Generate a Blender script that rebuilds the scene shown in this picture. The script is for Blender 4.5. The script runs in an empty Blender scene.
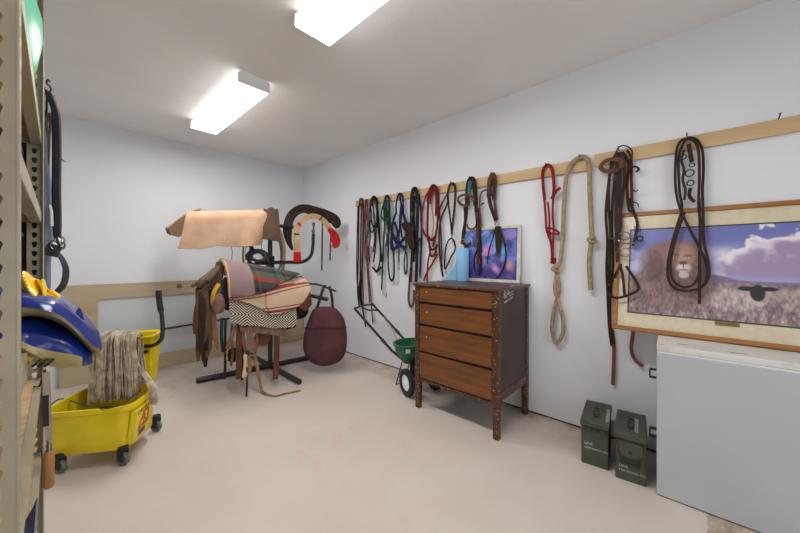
import bpy, bmesh, math, random
import numpy as np
from mathutils import Vector, Matrix, noise as mn
random.seed(7)
R = math.radians
SC = bpy.context.scene
COL = SC.collection
# ------------------------------------------------------------------ camera geometry (metres; right wall runs along Y, back wall along X)
F = 318.0; H = 1.25; YAW = R(47.15); HY = 258.5
FW = (math.sin(YAW), math.cos(YAW)); RT = (FW[1], -FW[0])
WX = 2.617; WY = 4.51; CZ = 2.642
def ray(x, y):
    a = (x-400)/F
    return (FW[0]+a*RT[0], FW[1]+a*RT[1], (HY-y)/F)
def onz(x, y, z=0):
    r = ray(x, y); t = (z-H)/r[2]; return Vector((r[0]*t, r[1]*t, z))
def onx(x, y, X):
    r = ray(x, y); t = X/r[0]; return Vector((X, r[1]*t, H+r[2]*t))
def ony(x, y, Y):
    r = ray(x, y); t = Y/r[1]; return Vector((r[0]*t, Y, H+r[2]*t))
def ond(x, y, d):
    r = ray(x, y); return Vector((r[0]*d, r[1]*d, H+r[2]*d))
PS = .18/.755                                   # slope of the leaning picture: X = 2.42 + PS*(z-.797)
def onpic(x, y, off=0):
    r = ray(x, y); t = (2.42-off+PS*(H-.797))/(r[0]-PS*r[2])
    return Vector((r[0]*t, r[1]*t, H+r[2]*t)), t
def onwall(x, y, off=.03, pic=True):
    p = onx(x, y, WX-off)
    if pic:
        q, t = onpic(x, y, .016+off*.4)
        if q.y < .40 and .79 < q.z < 1.60 and q.x < p.x: return q
    return p
# ------------------------------------------------------------------ materials
def lin(c):
    return tuple(((v/255)/12.92 if v/255 <= .04045 else ((v/255+.055)/1.055)**2.4) for v in c)+(1.0,)
MATS = {}
def nodes(name):
    m = bpy.data.materials.new(name); m.use_nodes = True
    nt = m.node_tree; b = nt.nodes['Principled BSDF']
    MATS[name] = m
    return m, nt, b
def nn(nt, typ, **kw):
    n = nt.nodes.new(typ)
    for k, v in kw.items():
        if k in n.inputs: n.inputs[k].default_value = v
        else: setattr(n, k, v)
    return n
def mat(name, c, c2=None, scale=10, rough=.6, metal=0, bump=0, bscale=80, stretch=(1,1,1), lo=.35, hi=.65, spec=.5, detail=4):
    m, nt, b = nodes(name)
    b.inputs['Roughness'].default_value = rough; b.inputs['Metallic'].default_value = metal
    b.inputs['Specular IOR Level'].default_value = spec
    tc = nn(nt, 'ShaderNodeTexCoord'); mp = nn(nt, 'ShaderNodeMapping'); mp.inputs['Scale'].default_value = stretch
    nt.links.new(tc.outputs['Object'], mp.inputs['Vector'])
    c2 = c2 or tuple(min(255, v*.86) for v in c)
    no = nn(nt, 'ShaderNodeTexNoise', Scale=scale, Detail=detail)
    nt.links.new(mp.outputs[0], no.inputs['Vector'])
    cr = nn(nt, 'ShaderNodeValToRGB'); e = cr.color_ramp.elements
    e[0].position = lo; e[0].color = lin(c); e[1].position = hi; e[1].color = lin(c2)
    nt.links.new(no.outputs['Fac'], cr.inputs['Fac']); nt.links.new(cr.outputs['Color'], b.inputs['Base Color'])
    if bump:
        n2 = nn(nt, 'ShaderNodeTexNoise', Scale=bscale, Detail=3); nt.links.new(mp.outputs[0], n2.inputs['Vector'])
        bp = nn(nt, 'ShaderNodeBump', Strength=bump, Distance=.01); nt.links.new(n2.outputs['Fac'], bp.inputs['Height'])
        nt.links.new(bp.outputs['Normal'], b.inputs['Normal'])
    return m
M = {}
M['wall'] = mat('wall_paint', (231,232,236), (227,229,233), 1.3, .75, bump=.12, bscale=90)
M['ceil'] = mat('ceiling_paint', (242,240,237), (236,234,231), 1.5, .85, bump=.18, bscale=60)
M['gap'] = mat('dark_gap', (58,48,40), rough=.9)
M['pine'] = mat('pine_board', (212,184,140), (192,160,112), 5, .55, stretch=(1,.12,1.6))
M['ply'] = mat('plywood', (190,172,142), (178,158,126), 4, .65, stretch=(.3,1,1.5))
M['knot'] = mat('knot', (120,98,72), rough=.7)
M['frost'] = mat('frosted_panel', (204,210,208), (192,200,200), 3, .4)
M['black'] = mat('black_paint', (28,28,29), (36,36,38), 20, .35)
M['blackm'] = mat('black_matte', (34,33,33), (46,44,43), 14, .7)
M['steel'] = mat('steel', (150,148,144), (118,116,112), 30, .34, 1)
M['brass'] = mat('brass', (176,150,88), rough=.35, metal=1)
M['shelfpaint'] = mat('tan_enamel', (172,162,137), (158,147,122), 6, .42, bump=.02)
M['slot'] = mat('slot_dark', (50,40,32), rough=.8)
M['chip'] = mat('particleboard', (201,172,132), (182,148,106), 40, .85)
M['white_metal'] = mat('white_enamel', (226,226,226), rough=.4)
M['cap'] = mat('grey_endcap', (250,250,250), (246,246,246), rough=.5)
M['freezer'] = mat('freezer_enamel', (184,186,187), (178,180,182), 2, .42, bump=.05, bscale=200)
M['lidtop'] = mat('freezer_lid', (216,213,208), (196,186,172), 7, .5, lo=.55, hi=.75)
M['rust'] = mat('rusty_edge', (92,66,46), rough=.9)
M['yellow'] = mat('yellow_plastic', (240,214,20), (226,196,14), 5, .36)
M['yellowfilm'] = mat('yellow_film', (250,214,10), (236,190,6), 9, .3)
M['dirty'] = mat('dirty_water_plastic', (96,74,24), (64,48,20), 6, .5)
M['rubber'] = mat('rubber', (40,39,38), rough=.7)
M['greyrub'] = mat('grey_tyre', (112,110,106), rough=.6)
M['yarn'] = mat('mop_yarn', (204,186,164), (150,132,112), 26, .95)
M['orange'] = mat('orange_print', (214,96,24), rough=.5)
M['ink'] = mat('black_ink', (26,24,14), rough=.5)
M['whiteink'] = mat('white_ink', (206,208,204), rough=.6)
M['blue'] = mat('blue_film', (22,56,150), (12,38,116), 5, .24, bump=.7, bscale=14)
M['bluedark'] = mat('navy_cloth', (118,128,150), (92,102,126), 9, .85, bump=.3, bscale=30)
M['cream'] = mat('cream_label', (196,184,128), (176,160,104), 7, .35, bump=.3, bscale=9)
M['olivetan'] = mat('bag_underside', (150,136,98), (122,108,74), 5, .3, bump=.4, bscale=8)
M['green_tub'] = mat('green_plastic', (86,196,140), (112,210,164), 3, .3)
M['jack'] = mat('charcoal_nylon', (48,47,52), (62,61,66), 12, .75)
M['toolwood'] = mat('tool_handle_wood', (176,128,78), (156,108,62), 9, .5, stretch=(4,4,.6))
M['palewood'] = mat('pale_shaft', (176,160,140), (150,132,112), 9, .6, stretch=(4,4,.6))
M['felt'] = mat('tan_felt', (194,160,132), (166,130,102), 5, .95, bump=.5, bscale=12, lo=.3, hi=.8)
M['feltgrey'] = mat('grey_felt_edge', (140,122,104), rough=.95)
M['suede'] = mat('brown_suede', (82,58,38), (64,44,28), 8, .9)
M['leather'] = mat('brown_leather', (104,62,38), (80,46,28), 9, .55, bump=.1, spec=.25)
M['leatherdark'] = mat('dark_leather', (56,38,28), (42,29,22), 12, .6, spec=.2)
M['leatherred'] = mat('russet_leather', (128,66,42), (104,50,32), 12, .5)
M['leatherchaps'] = mat('olive_brown_leather', (94,74,54), (70,52,38), 8, .75, bump=.15, bscale=25)
M['leathertan'] = mat('tan_leather', (160,108,62), (136,86,48), 9, .5)
M['mauve'] = mat('mauve_pad', (140,106,94), (116,84,76), 18, .9, bump=.3)
M['bone'] = mat('rawhide', (214,192,150), (190,166,120), 8, .6)
M['mustard'] = mat('mustard_suede', (190,146,40), rough=.85)
M['maroon'] = mat('maroon_canvas', (92,50,53), (74,39,43), 6, .85, bump=.5, bscale=14)
M['redfelt'] = mat('red_felt', (206,34,24), (184,26,20), 12, .9)
M['tancinch'] = mat('tan_webbing', (206,172,128), (186,150,104), 14, .9)
M['greenweb'] = mat('dark_green_webbing', (22,66,52), (16,50,40), 16, .8, spec=.2)
M['navyweb'] = mat('navy_webbing', (32,42,84), (24,32,64), 16, .8, spec=.2)
M['blackweb'] = mat('black_leather', (26,24,26), (36,33,34), 16, .6, spec=.2)
M['redweb'] = mat('red_webbing', (110,30,32), (90,23,26), 16, .8, spec=.2)
M['redrope'] = mat('red_rope', (152,36,27), (122,27,21), 50, .85, spec=.2)
M['rope'] = mat('tan_rope', (178,154,124), (150,126,98), 40, .95, bump=.6, bscale=120)
M['teal'] = mat('teal_tape', (18,104,122), rough=.6)
M['bluepaper'] = mat('blue_paper', (146,198,234), (134,188,228), 6, .95)
M['whiteframe'] = mat('cream_frame', (222,218,208), rough=.5)
M['oak'] = mat('oak_frame', (172,118,62), (148,96,46), 7, .4, stretch=(2,.25,2))
M['matboard'] = mat('cream_mat', (236,224,196), (228,214,184), 30, .85)
M['greenline'] = mat('green_bevel', (70,84,66), rough=.7)
M['hopper'] = mat('hopper_green', (38,112,74), (30,94,62), 6, .4)
M['olive'] = mat('olive_drab', (70,76,58), (60,66,50), 12, .55)
M['olivedark'] = mat('olive_drab_dark', (46,50,38), rough=.6)
M['bin'] = mat('dark_bin', (40,42,48), rough=.5)
M['door'] = mat('door_paint', (214,212,206), rough=.5)
M['dash'] = mat('plastic_label', (228,230,222), rough=.4)

def wood_dresser(name, c1, c2, c3, stretch, rough=.38):
    m, nt, b = nodes(name); b.inputs['Roughness'].default_value = rough
    tc = nn(nt, 'ShaderNodeTexCoord'); mp = nn(nt, 'ShaderNodeMapping'); mp.inputs['Scale'].default_value = stretch
    nt.links.new(tc.outputs['Object'], mp.inputs['Vector'])
    no = nn(nt, 'ShaderNodeTexNoise', Scale=5.0, Detail=8, Roughness=.6); nt.links.new(mp.outputs[0], no.inputs['Vector'])
    cr = nn(nt, 'ShaderNodeValToRGB'); e = cr.color_ramp.elements
    e[0].position = .3; e[0].color = lin(c1); e[1].position = .7; e[1].color = lin(c2)
    nt.links.new(no.outputs['Fac'], cr.inputs['Fac'])
    # worn specks
    n2 = nn(nt, 'ShaderNodeTexNoise', Scale=64.0, Detail=5); nt.links.new(tc.outputs['Object'], n2.inputs['Vector'])
    r2 = nn(nt, 'ShaderNodeValToRGB'); q = r2.color_ramp.elements; q[0].position = .62; q[0].color = (0,0,0,1); q[1].position = .69; q[1].color = (1,1,1,1)
    nt.links.new(n2.outputs['Fac'], r2.inputs['Fac'])
    mx = nn(nt, 'ShaderNodeMix', data_type='RGBA'); nt.links.new(r2.outputs['Color'], mx.inputs['Factor'])
    nt.links.new(cr.outputs['Color'], mx.inputs['A']); mx.inputs['B'].default_value = lin(c3)
    nt.links.new(mx.outputs['Result'], b.inputs['Base Color'])
    return m
M['drawer'] = wood_dresser('walnut_drawer_front', (132,78,32), (80,44,20), (110,68,36), (3,.5,5))
M['post'] = wood_dresser('worn_walnut_post', (86,48,24), (60,32,18), (190,160,120), (4,4,.5))
M['side'] = wood_dresser('dark_walnut_side', (72,52,44), (58,42,36), (92,70,60), (3,3,.5), .5)
M['top'] = wood_dresser('worn_walnut_top', (84,56,42), (66,42,32), (196,166,128), (1,.6,2))

def plaid():
    m, nt, b = nodes('plaid_wool'); b.inputs['Roughness'].default_value = .95
    uv = nn(nt, 'ShaderNodeUVMap'); sp = nn(nt, 'ShaderNodeSeparateXYZ'); nt.links.new(uv.outputs[0], sp.inputs[0])
    def ramp(src, scale, stops, wrap=True):
        mu = nn(nt, 'ShaderNodeMath', operation='MULTIPLY'); mu.inputs[1].default_value = scale; nt.links.new(src, mu.inputs[0])
        out = mu.outputs[0]
        if wrap:
            fr = nn(nt, 'ShaderNodeMath', operation='FRACT'); nt.links.new(out, fr.inputs[0]); out = fr.outputs[0]
        cr = nn(nt, 'ShaderNodeValToRGB'); cr.color_ramp.interpolation = 'CONSTANT'
        el = cr.color_ramp.elements; el[0].position = stops[0][0]; el[0].color = lin(stops[0][1]); el[1].position = stops[1][0]; el[1].color = lin(stops[1][1])
        for p, c in stops[2:]:
            x = el.new(p); x.color = lin(c)
        nt.links.new(out, cr.inputs['Fac']); return cr.outputs['Color']
    a = ramp(sp.outputs['X'], 3.1, [(0,(52,66,56)), (.26,(26,26,28)), (.40,(66,86,70)), (.62,(26,26,28)), (.72,(112,56,44)), (.80,(70,54,48))])
    c = ramp(sp.outputs['Y'], 4.2, [(0,(70,92,78)), (.3,(40,40,44)), (.46,(78,96,84)), (.62,(176,66,44)), (.74,(60,70,64)), (.9,(34,36,40))])
    mx = nn(nt, 'ShaderNodeMix', data_type='RGBA'); mx.inputs['Factor'].default_value = .5
    nt.links.new(a, mx.inputs['A']); nt.links.new(c, mx.inputs['B'])
    # plain mauve end, and red hem
    g = nn(nt, 'ShaderNodeMath', operation='LESS_THAN'); g.inputs[1].default_value = .19; nt.links.new(sp.outputs['X'], g.inputs[0])
    e = ramp(sp.outputs['Y'], 1.0, [(0,(136,112,112)), (.26,(150,84,66)), (.32,(110,88,90))], False)
    m2 = nn(nt, 'ShaderNodeMix', data_type='RGBA'); nt.links.new(g.outputs[0], m2.inputs['Factor']); nt.links.new(mx.outputs['Result'], m2.inputs['A']); nt.links.new(e, m2.inputs['B'])
    nt.links.new(m2.outputs['Result'], b.inputs['Base Color']); return m
M['plaid'] = plaid()
def diamond():
    m, nt, b = nodes('black_white_diamond_wool'); b.inputs['Roughness'].default_value = .95
    uv = nn(nt, 'ShaderNodeUVMap'); sp = nn(nt, 'ShaderNodeSeparateXYZ'); nt.links.new(uv.outputs[0], sp.inputs[0])
    def tri(s, k):
        mu = nn(nt, 'ShaderNodeMath', operation='MULTIPLY'); mu.inputs[1].default_value = k; nt.links.new(s, mu.inputs[0])
        pp = nn(nt, 'ShaderNodeMath', operation='PINGPONG'); pp.inputs[1].default_value = .5; nt.links.new(mu.outputs[0], pp.inputs[0]); return pp.outputs[0]
    ad = nn(nt, 'ShaderNodeMath', operation='ADD'); nt.links.new(tri(sp.outputs['X'], 3.6), ad.inputs[0]); nt.links.new(tri(sp.outputs['Y'], 4.6), ad.inputs[1])
    mu = nn(nt, 'ShaderNodeMath', operation='MULTIPLY'); mu.inputs[1].default_value = 9.0; nt.links.new(ad.outputs[0], mu.inputs[0])
    fr = nn(nt, 'ShaderNodeMath', operation='FRACT'); nt.links.new(mu.outputs[0], fr.inputs[0])
    gt = nn(nt, 'ShaderNodeMath', operation='GREATER_THAN'); gt.inputs[1].default_value = .48; nt.links.new(fr.outputs[0], gt.inputs[0])
    mx = nn(nt, 'ShaderNodeMix', data_type='RGBA'); nt.links.new(gt.outputs[0], mx.inputs['Factor'])
    mx.inputs['A'].default_value = lin((46,40,38)); mx.inputs['B'].default_value = lin((206,194,176))
    nt.links.new(mx.outputs['Result'], b.inputs['Base Color']); return m
M['diamond'] = diamond()
def striped():
    m, nt, b = nodes('cream_red_striped_wool'); b.inputs['Roughness'].default_value = .95
    uv = nn(nt, 'ShaderNodeUVMap'); sp = nn(nt, 'ShaderNodeSeparateXYZ'); nt.links.new(uv.outputs[0], sp.inputs[0])
    mu = nn(nt, 'ShaderNodeMath', operation='MULTIPLY_ADD'); mu.inputs[1].default_value = .22; nt.links.new(sp.outputs['X'], mu.inputs[0]); nt.links.new(sp.outputs['Y'], mu.inputs[2])
    cr = nn(nt, 'ShaderNodeValToRGB'); cr.color_ramp.interpolation = 'CONSTANT'; el = cr.color_ramp.elements
    cream = (214,184,152); red = (150,62,66)
    st = [(0,cream), (.275,red), (.297,cream), (.31,red), (.318,cream), (.425,red), (.436,cream), (.452,red), (.480,cream)]
    el[0].position = 0; el[0].color = lin(cream); el[1].position = st[1][0]; el[1].color = lin(red)
    for p, c in st[2:]: x = el.new(p); x.color = lin(c)
    nt.links.new(mu.outputs[0], cr.inputs['Fac']); nt.links.new(cr.outputs['Color'], b.inputs['Base Color']); return m
M['striped'] = striped()
def floor_mat():
    m, nt, b = nodes('painted_concrete'); b.inputs['Roughness'].default_value = .5
    g = nn(nt, 'ShaderNodeNewGeometry'); P = g.outputs['Position']
    n1 = nn(nt, 'ShaderNodeTexNoise', Scale=1.4, Detail=6, Roughness=.6); nt.links.new(P, n1.inputs['Vector'])
    cr = nn(nt, 'ShaderNodeValToRGB'); e = cr.color_ramp.elements
    e[0].position = .3; e[0].color = lin((202,189,179)); e[1].position = .7; e[1].color = lin((211,200,191))
    nt.links.new(n1.outputs['Fac'], cr.inputs['Fac'])
    col = cr.outputs['Color']
    def over(col, fac, c):
        mx = nn(nt, 'ShaderNodeMix', data_type='RGBA'); nt.links.new(fac, mx.inputs['Factor']); nt.links.new(col, mx.inputs['A']); mx.inputs['B'].default_value = lin(c); return mx.outputs['Result']
    def mr(src, a, b_, lo, hi):
        x = nn(nt, 'ShaderNodeMapRange'); x.inputs[1].default_value = a; x.inputs[2].default_value = b_; x.inputs[3].default_value = lo; x.inputs[4].default_value = hi
        nt.links.new(src, x.inputs[0]); return x.outputs[0]
    def mul(a, b_):
        x = nn(nt, 'ShaderNodeMath', operation='MULTIPLY'); nt.links.new(a, x.inputs[0]); nt.links.new(b_, x.inputs[1]); return x.outputs[0]
    n2 = nn(nt, 'ShaderNodeTexNoise', Scale=3.2, Detail=8, Roughness=.75); nt.links.new(P, n2.inputs['Vector'])
    n3 = nn(nt, 'ShaderNodeTexNoise', Scale=14., Detail=5, Roughness=.7); nt.links.new(P, n3.inputs['Vector'])
    sp = nn(nt, 'ShaderNodeSeparateXYZ'); nt.links.new(P, sp.inputs[0])
    # brown grime in streaks beside the right wall, tracked dirt in the back corner, orange spills
    col = over(col, mul(mr(n2.outputs['Fac'], .42, .62, 0, .75), mr(sp.outputs['X'], 2.25, 2.6, 0, 1)), (150,120,92))
    col = over(col, mul(mr(n2.outputs['Fac'], .45, .7, 0, .5), mr(sp.outputs['Y'], 2.8, 3.9, 0, 1)), (150,130,112))
    col = over(col, mr(n2.outputs['Fac'], .63, .70, 0, .22), (196,166,132))
    spill = nn(nt, 'ShaderNodeTexNoise', Scale=9.0, Detail=6); nt.links.new(P, spill.inputs['Vector'])
    for cx, cy, r in ((1.70,1.35,.28), (1.12,1.75,.34), (1.42,1.92,.20)):
        d = nn(nt, 'ShaderNodeVectorMath', operation='DISTANCE'); nt.links.new(P, d.inputs[0]); d.inputs[1].default_value = (cx, cy, 0)
        col = over(col, mul(mr(d.outputs['Value'], r*.3, r, 1, 0), mr(spill.outputs['Fac'], .56, .62, 0, .25)), (232,158,124))
    # bare rough concrete in front of the freezer
    y1 = mr(sp.outputs['Y'], -.045, -.038, 1, 0)
    col = over(col, mul(y1, mr(n3.outputs['Fac'], .38, .62, .35, .95)), (150,128,104))
    nt.links.new(col, b.inputs['Base Color'])
    bp = nn(nt, 'ShaderNodeBump', Strength=.06, Distance=.01); nt.links.new(n3.outputs['Fac'], bp.inputs['Height']); nt.links.new(bp.outputs['Normal'], b.inputs['Normal'])
    return m
M['floor'] = floor_mat()
def emit(name, col, s):
    m, nt, b = nodes(name); b.inputs['Base Color'].default_value = (.9,.9,.9,1)
    b.inputs['Emission Color'].default_value = col; b.inputs['Emission Strength'].default_value = s; return m
LAMP = 22.0
M['lamp'] = emit('lit_diffuser', (1.0,.985,.965,1), LAMP)
M['lampside'] = emit('lit_diffuser_side', (1.0,.985,.965,1), LAMP*.085)
def glass():
    m, nt, b = nodes('picture_glass'); nt.nodes.remove(b)
    out = nt.nodes['Material Output']; t = nn(nt, 'ShaderNodeBsdfTransparent'); g = nn(nt, 'ShaderNodeBsdfGlossy', Roughness=.22)
    fr = nn(nt, 'ShaderNodeFresnel', IOR=1.45); mx = nn(nt, 'ShaderNodeMixShader')
    hf = nn(nt, 'ShaderNodeMath', operation='MULTIPLY'); hf.inputs[1].default_value = .4; nt.links.new(fr.outputs[0], hf.inputs[0]); nt.links.new(hf.outputs[0], mx.inputs[0]); nt.links.new(t.outputs[0], mx.inputs[1]); nt.links.new(g.outputs[0], mx.inputs[2]); nt.links.new(mx.outputs[0], out.inputs['Surface']); return m
M['glass'] = glass()
def vcol(name, rough=.45):
    m, nt, b = nodes(name); b.inputs['Roughness'].default_value = rough
    a = nn(nt, 'ShaderNodeVertexColor'); a.layer_name = 'ink'; nt.links.new(a.outputs['Color'], b.inputs['Base Color']); return m
M['print'] = vcol('printed_picture')
M['print2'] = vcol('printed_poster')

# ------------------------------------------------------------------ mesh building
WP = {}
def cr(pts, k=6, closed=False):
    P = [Vector(p) for p in pts]; n = len(P)
    if n < 3 and not closed: return P
    out = []
    rng = n if closed else n-1
    for i in range(rng):
        if closed: a, b, c, d = P[(i-1)%n], P[i], P[(i+1)%n], P[(i+2)%n]
        else:
            b, c = P[i], P[i+1]; a = P[i-1] if i else b*2-c; d = P[i+2] if i+2 < n else c*2-b
        for j in range(k):
            t = j/k
            out.append(.5*((2*b)+(-a+c)*t+(2*a-5*b+4*c-d)*t*t+(-a+3*b-3*c+d)*t**3))
    if not closed: out.append(P[-1])
    return out
class MB:
    def __init__(s): s.v = []; s.f = []; s.m = []; s.uv = []
    def add(s, vs, fs, mi=0, uv=None):
        o = len(s.v); s.v += [Vector(v) for v in vs]; s.f += [tuple(i+o for i in f) for f in fs]; s.m += [mi]*len(fs)
        s.uv += list(uv) if uv else [(0,0)]*len(vs); return s
    def box(s, x0, x1, y0, y1, z0, z1, mi=0, T=None):
        vs = [Vector((x,y,z)) for z in (z0,z1) for y in (y0,y1) for x in (x0,x1)]
        if T: vs = [T @ v for v in vs]
        return s.add(vs, [(0,2,3,1),(4,5,7,6),(0,1,5,4),(2,6,7,3),(0,4,6,2),(1,3,7,5)], mi)
    def hexa(s, lo, hi, mi=0):                       # two n-gons (bottom, top, both counter-clockwise seen from above)
        n = len(lo); fs = [tuple(range(n-1,-1,-1)), tuple(range(n,2*n))]+[(i,(i+1)%n,n+(i+1)%n,n+i) for i in range(n)]
        return s.add(list(lo)+list(hi), fs, mi)
    def sweep(s, P, prof, N=None, closed=False, mi=0, scale=None, caps=True):
        P = [Vector(p) for p in P]; n = len(P); k = len(prof)
        vs = []; prev = None
        for i in range(n):
            a = P[(i-1)%n] if (closed or i) else P[i]; b = P[(i+1)%n] if (closed or i < n-1) else P[i]
            T = (b-a); T = T.normalized() if T.length > 1e-9 else Vector((0,0,1))
            if N is not None: nr = Vector(N[i] if isinstance(N, list) else N)
            else: nr = prev if prev is not None else (Vector((0,0,1)) if abs(T.z) < .9 else Vector((1,0,0)))
            nr = nr-T*nr.dot(T)
            if nr.length < 1e-4:
                nr = prev if prev is not None else Vector((.3,.5,.81)); nr = nr-T*nr.dot(T)
            nr.normalize(); prev = nr; S = T.cross(nr)
            q = scale[i] if scale else 1
            vs += [P[i]+S*(x*q)+nr*(y*q) for x, y in prof]
        fs = []
        for i in range(n if closed else n-1):
            j = (i+1)%n
            for q in range(k):
                fs.append((i*k+q, i*k+(q+1)%k, j*k+(q+1)%k, j*k+q))
        if caps and not closed: fs += [tuple(range(k-1,-1,-1)), tuple((n-1)*k+q for q in range(k))]
        return s.add(vs, fs, mi)
    def tube(s, P, r, n=8, closed=False, mi=0, scale=None):
        return s.sweep(P, [(r*math.cos(2*math.pi*i/n), r*math.sin(2*math.pi*i/n)) for i in range(n)], None, closed, mi, scale)
    def strap(s, P, w, t=.004, N=(-1,0,0), closed=False, mi=0, scale=None):
        return s.sweep(P, [(-w/2,-t/2),(w/2,-t/2),(w/2,t/2),(-w/2,t/2)], N, closed, mi, scale)
    def cyl(s, a, b, r, n=16, mi=0): return s.tube([a, b], r, n, mi=mi)
    def ring(s, c, Rr, r, axis=(1,0,0), n=20, m=6, mi=0, sq=(1,1)):
        A = Vector(axis).normalized(); U = A.orthogonal().normalized() if abs(A.z) > .9 else Vector((0,0,1)); U = (U-A*U.dot(A)).normalized(); V = A.cross(U)
        return s.tube([Vector(c)+U*(Rr*sq[0]*math.cos(2*math.pi*i/n))+V*(Rr*sq[1]*math.sin(2*math.pi*i/n)) for i in range(n)], r, m, True, mi)
    def lathe(s, prof, c=(0,0,0), axis=(0,0,1), n=24, mi=0, caps=True):
        A = Vector(axis).normalized(); U = A.orthogonal().normalized(); V = A.cross(U); c = Vector(c); k = len(prof)
        vs = [c+A*z+(U*math.cos(2*math.pi*i/n)+V*math.sin(2*math.pi*i/n))*r for i in range(n) for r, z in prof]
        fs = [(i*k+j, ((i+1)%n)*k+j, ((i+1)%n)*k+j+1, i*k+j+1) for i in range(n) for j in range(k-1)]
        if caps:
            if prof[0][0] > 1e-5: fs.append(tuple(i*k for i in range(n-1,-1,-1)))
            if prof[-1][0] > 1e-5: fs.append(tuple(i*k+k-1 for i in range(n)))
        return s.add(vs, fs, mi)
    def sheet(s, fn, nu, nv, th=.006, mi=0, mi_back=None, uvs=None):   # fn(u,v) -> point; closed solid of thickness th along the normal
        g = [[Vector(fn(i/nu, j/nv)) for j in range(nv+1)] for i in range(nu+1)]
        def nrm(i, j):
            a = g[min(i+1,nu)][j]-g[max(i-1,0)][j]; b = g[i][min(j+1,nv)]-g[i][max(j-1,0)]
            c = a.cross(b); return c.normalized() if c.length > 1e-12 else Vector((0,0,1))
        top = []; bot = []; uv = []
        for i in range(nu+1):
            for j in range(nv+1):
                q = nrm(i, j)*th/2; top.append(g[i][j]+q); bot.append(g[i][j]-q)
                uv.append(uvs(i/nu, j/nv) if uvs else (i/nu, j/nv))
        K = (nu+1)*(nv+1); w = nv+1
        f1 = [(i*w+j, (i+1)*w+j, (i+1)*w+j+1, i*w+j+1) for i in range(nu) for j in range(nv)]
        f2 = [tuple(K+x for x in reversed(f)) for f in f1]
        fe = []
        for i in range(nu):
            fe.append((i*w, K+i*w, K+(i+1)*w, (i+1)*w)); fe.append((i*w+nv, (i+1)*w+nv, K+(i+1)*w+nv, K+i*w+nv))
        for j in range(nv):
            fe.append((j, j+1, K+j+1, K+j)); fe.append((nu*w+j, K+nu*w+j, K+nu*w+j+1, nu*w+j+1))
        o = len(s.f)
        s.add(top+bot, f1+f2+fe, mi, uv+uv)
        if mi_back is not None:
            for q in range(o+len(f1), o+2*len(f1)): s.m[q] = mi_back
        return s
    def build(s, name, mats, parent=None, smooth=True, bevel=0, ang=40, fixn=True):
        if not isinstance(mats, (list, tuple)): mats = [mats]
        lo = [min(v[i] for v in s.v) for i in range(3)]; hi = [max(v[i] for v in s.v) for i in range(3)]
        org = Vector(((lo[0]+hi[0])/2, (lo[1]+hi[1])/2, lo[2]))
        me = bpy.data.meshes.new(name); me.from_pydata([v-org for v in s.v], [], s.f); me.update()
        for m in mats: me.materials.append(M[m] if isinstance(m, str) else m)
        for p, q in zip(me.polygons, s.m): p.material_index = q
        ul = me.uv_layers.new(name='UVMap')
        for l in me.loops: ul.data[l.index].uv = s.uv[l.vertex_index]
        if fixn:
            bm = bmesh.new(); bm.from_mesh(me); bmesh.ops.recalc_face_normals(bm, faces=bm.faces); bm.to_mesh(me); bm.free()
        if smooth:
            for p in me.polygons: p.use_smooth = True
            me.set_sharp_from_angle(angle=R(ang))
        o = bpy.data.objects.new(name, me); COL.objects.link(o)
        pw = Vector((0,0,0))
        if parent: o.parent = parent; pw = WP[parent.name]
        o.location = org-pw; WP[o.name] = org
        if bevel:
            b = o.modifiers.new('bevel', 'BEVEL'); b.width = bevel; b.segments = 2; b.limit_method = 'ANGLE'; b.angle_limit = R(50)
        return o
def tag(o, label, cat, group=None):
    o['label'] = label; o['category'] = cat
    if group: o['group'] = group
    return o
def thing(name, label, cat, loc, group=None):
    o = bpy.data.objects.new(name, None); o.empty_display_size = .05; COL.objects.link(o); o.location = loc; WP[o.name] = Vector(loc)
    return tag(o, label, cat, group)
def struct(o): o['kind'] = 'structure'; return o
def frame_m(o, ex, ey, ez): # matrix from basis
    m = Matrix((ex, ey, ez)).transposed().to_4x4(); m.translation = Vector(o); return m
def lettering(name, body, size, o, ex, ey, material, parent, align='LEFT', extr=.0004):
    cu = bpy.data.curves.new('tmp', 'FONT'); cu.body = body; cu.size = size; cu.extrude = extr; cu.align_x = align
    ob = bpy.data.objects.new('tmp', cu); COL.objects.link(ob); bpy.context.view_layer.update()
    me = bpy.data.meshes.new_from_object(ob.evaluated_get(bpy.context.evaluated_depsgraph_get()))
    ex = Vector(ex).normalized(); ey = Vector(ey).normalized(); T = frame_m(o, ex, ey, ex.cross(ey))
    b = MB(); b.add([T @ v.co for v in me.vertices], [tuple(p.vertices) for p in me.polygons])
    bpy.data.objects.remove(ob); bpy.data.curves.remove(cu); bpy.data.meshes.remove(me)
    return b.build(name, material, parent, smooth=False, fixn=False)
def plate(outer, holes, depth):      # flat plate with holes, in its own xy plane, from a filled curve
    cu = bpy.data.curves.new('tmp', 'CURVE'); cu.dimensions = '2D'; cu.fill_mode = 'BOTH'; cu.extrude = depth/2
    for loop in [outer]+holes:
        sp = cu.splines.new('POLY'); sp.points.add(len(loop)-1); sp.use_cyclic_u = True
        for p, q in zip(sp.points, loop): p.co = (q[0], q[1], 0, 1)
    ob = bpy.data.objects.new('tmp', cu); COL.objects.link(ob); bpy.context.view_layer.update()
    me = bpy.data.meshes.new_from_object(ob.evaluated_get(bpy.context.evaluated_depsgraph_get()))
    r = ([v.co.copy() for v in me.vertices], [tuple(p.vertices) for p in me.polygons])
    bpy.data.objects.remove(ob); bpy.data.curves.remove(cu); bpy.data.meshes.remove(me)
    return r
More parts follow.
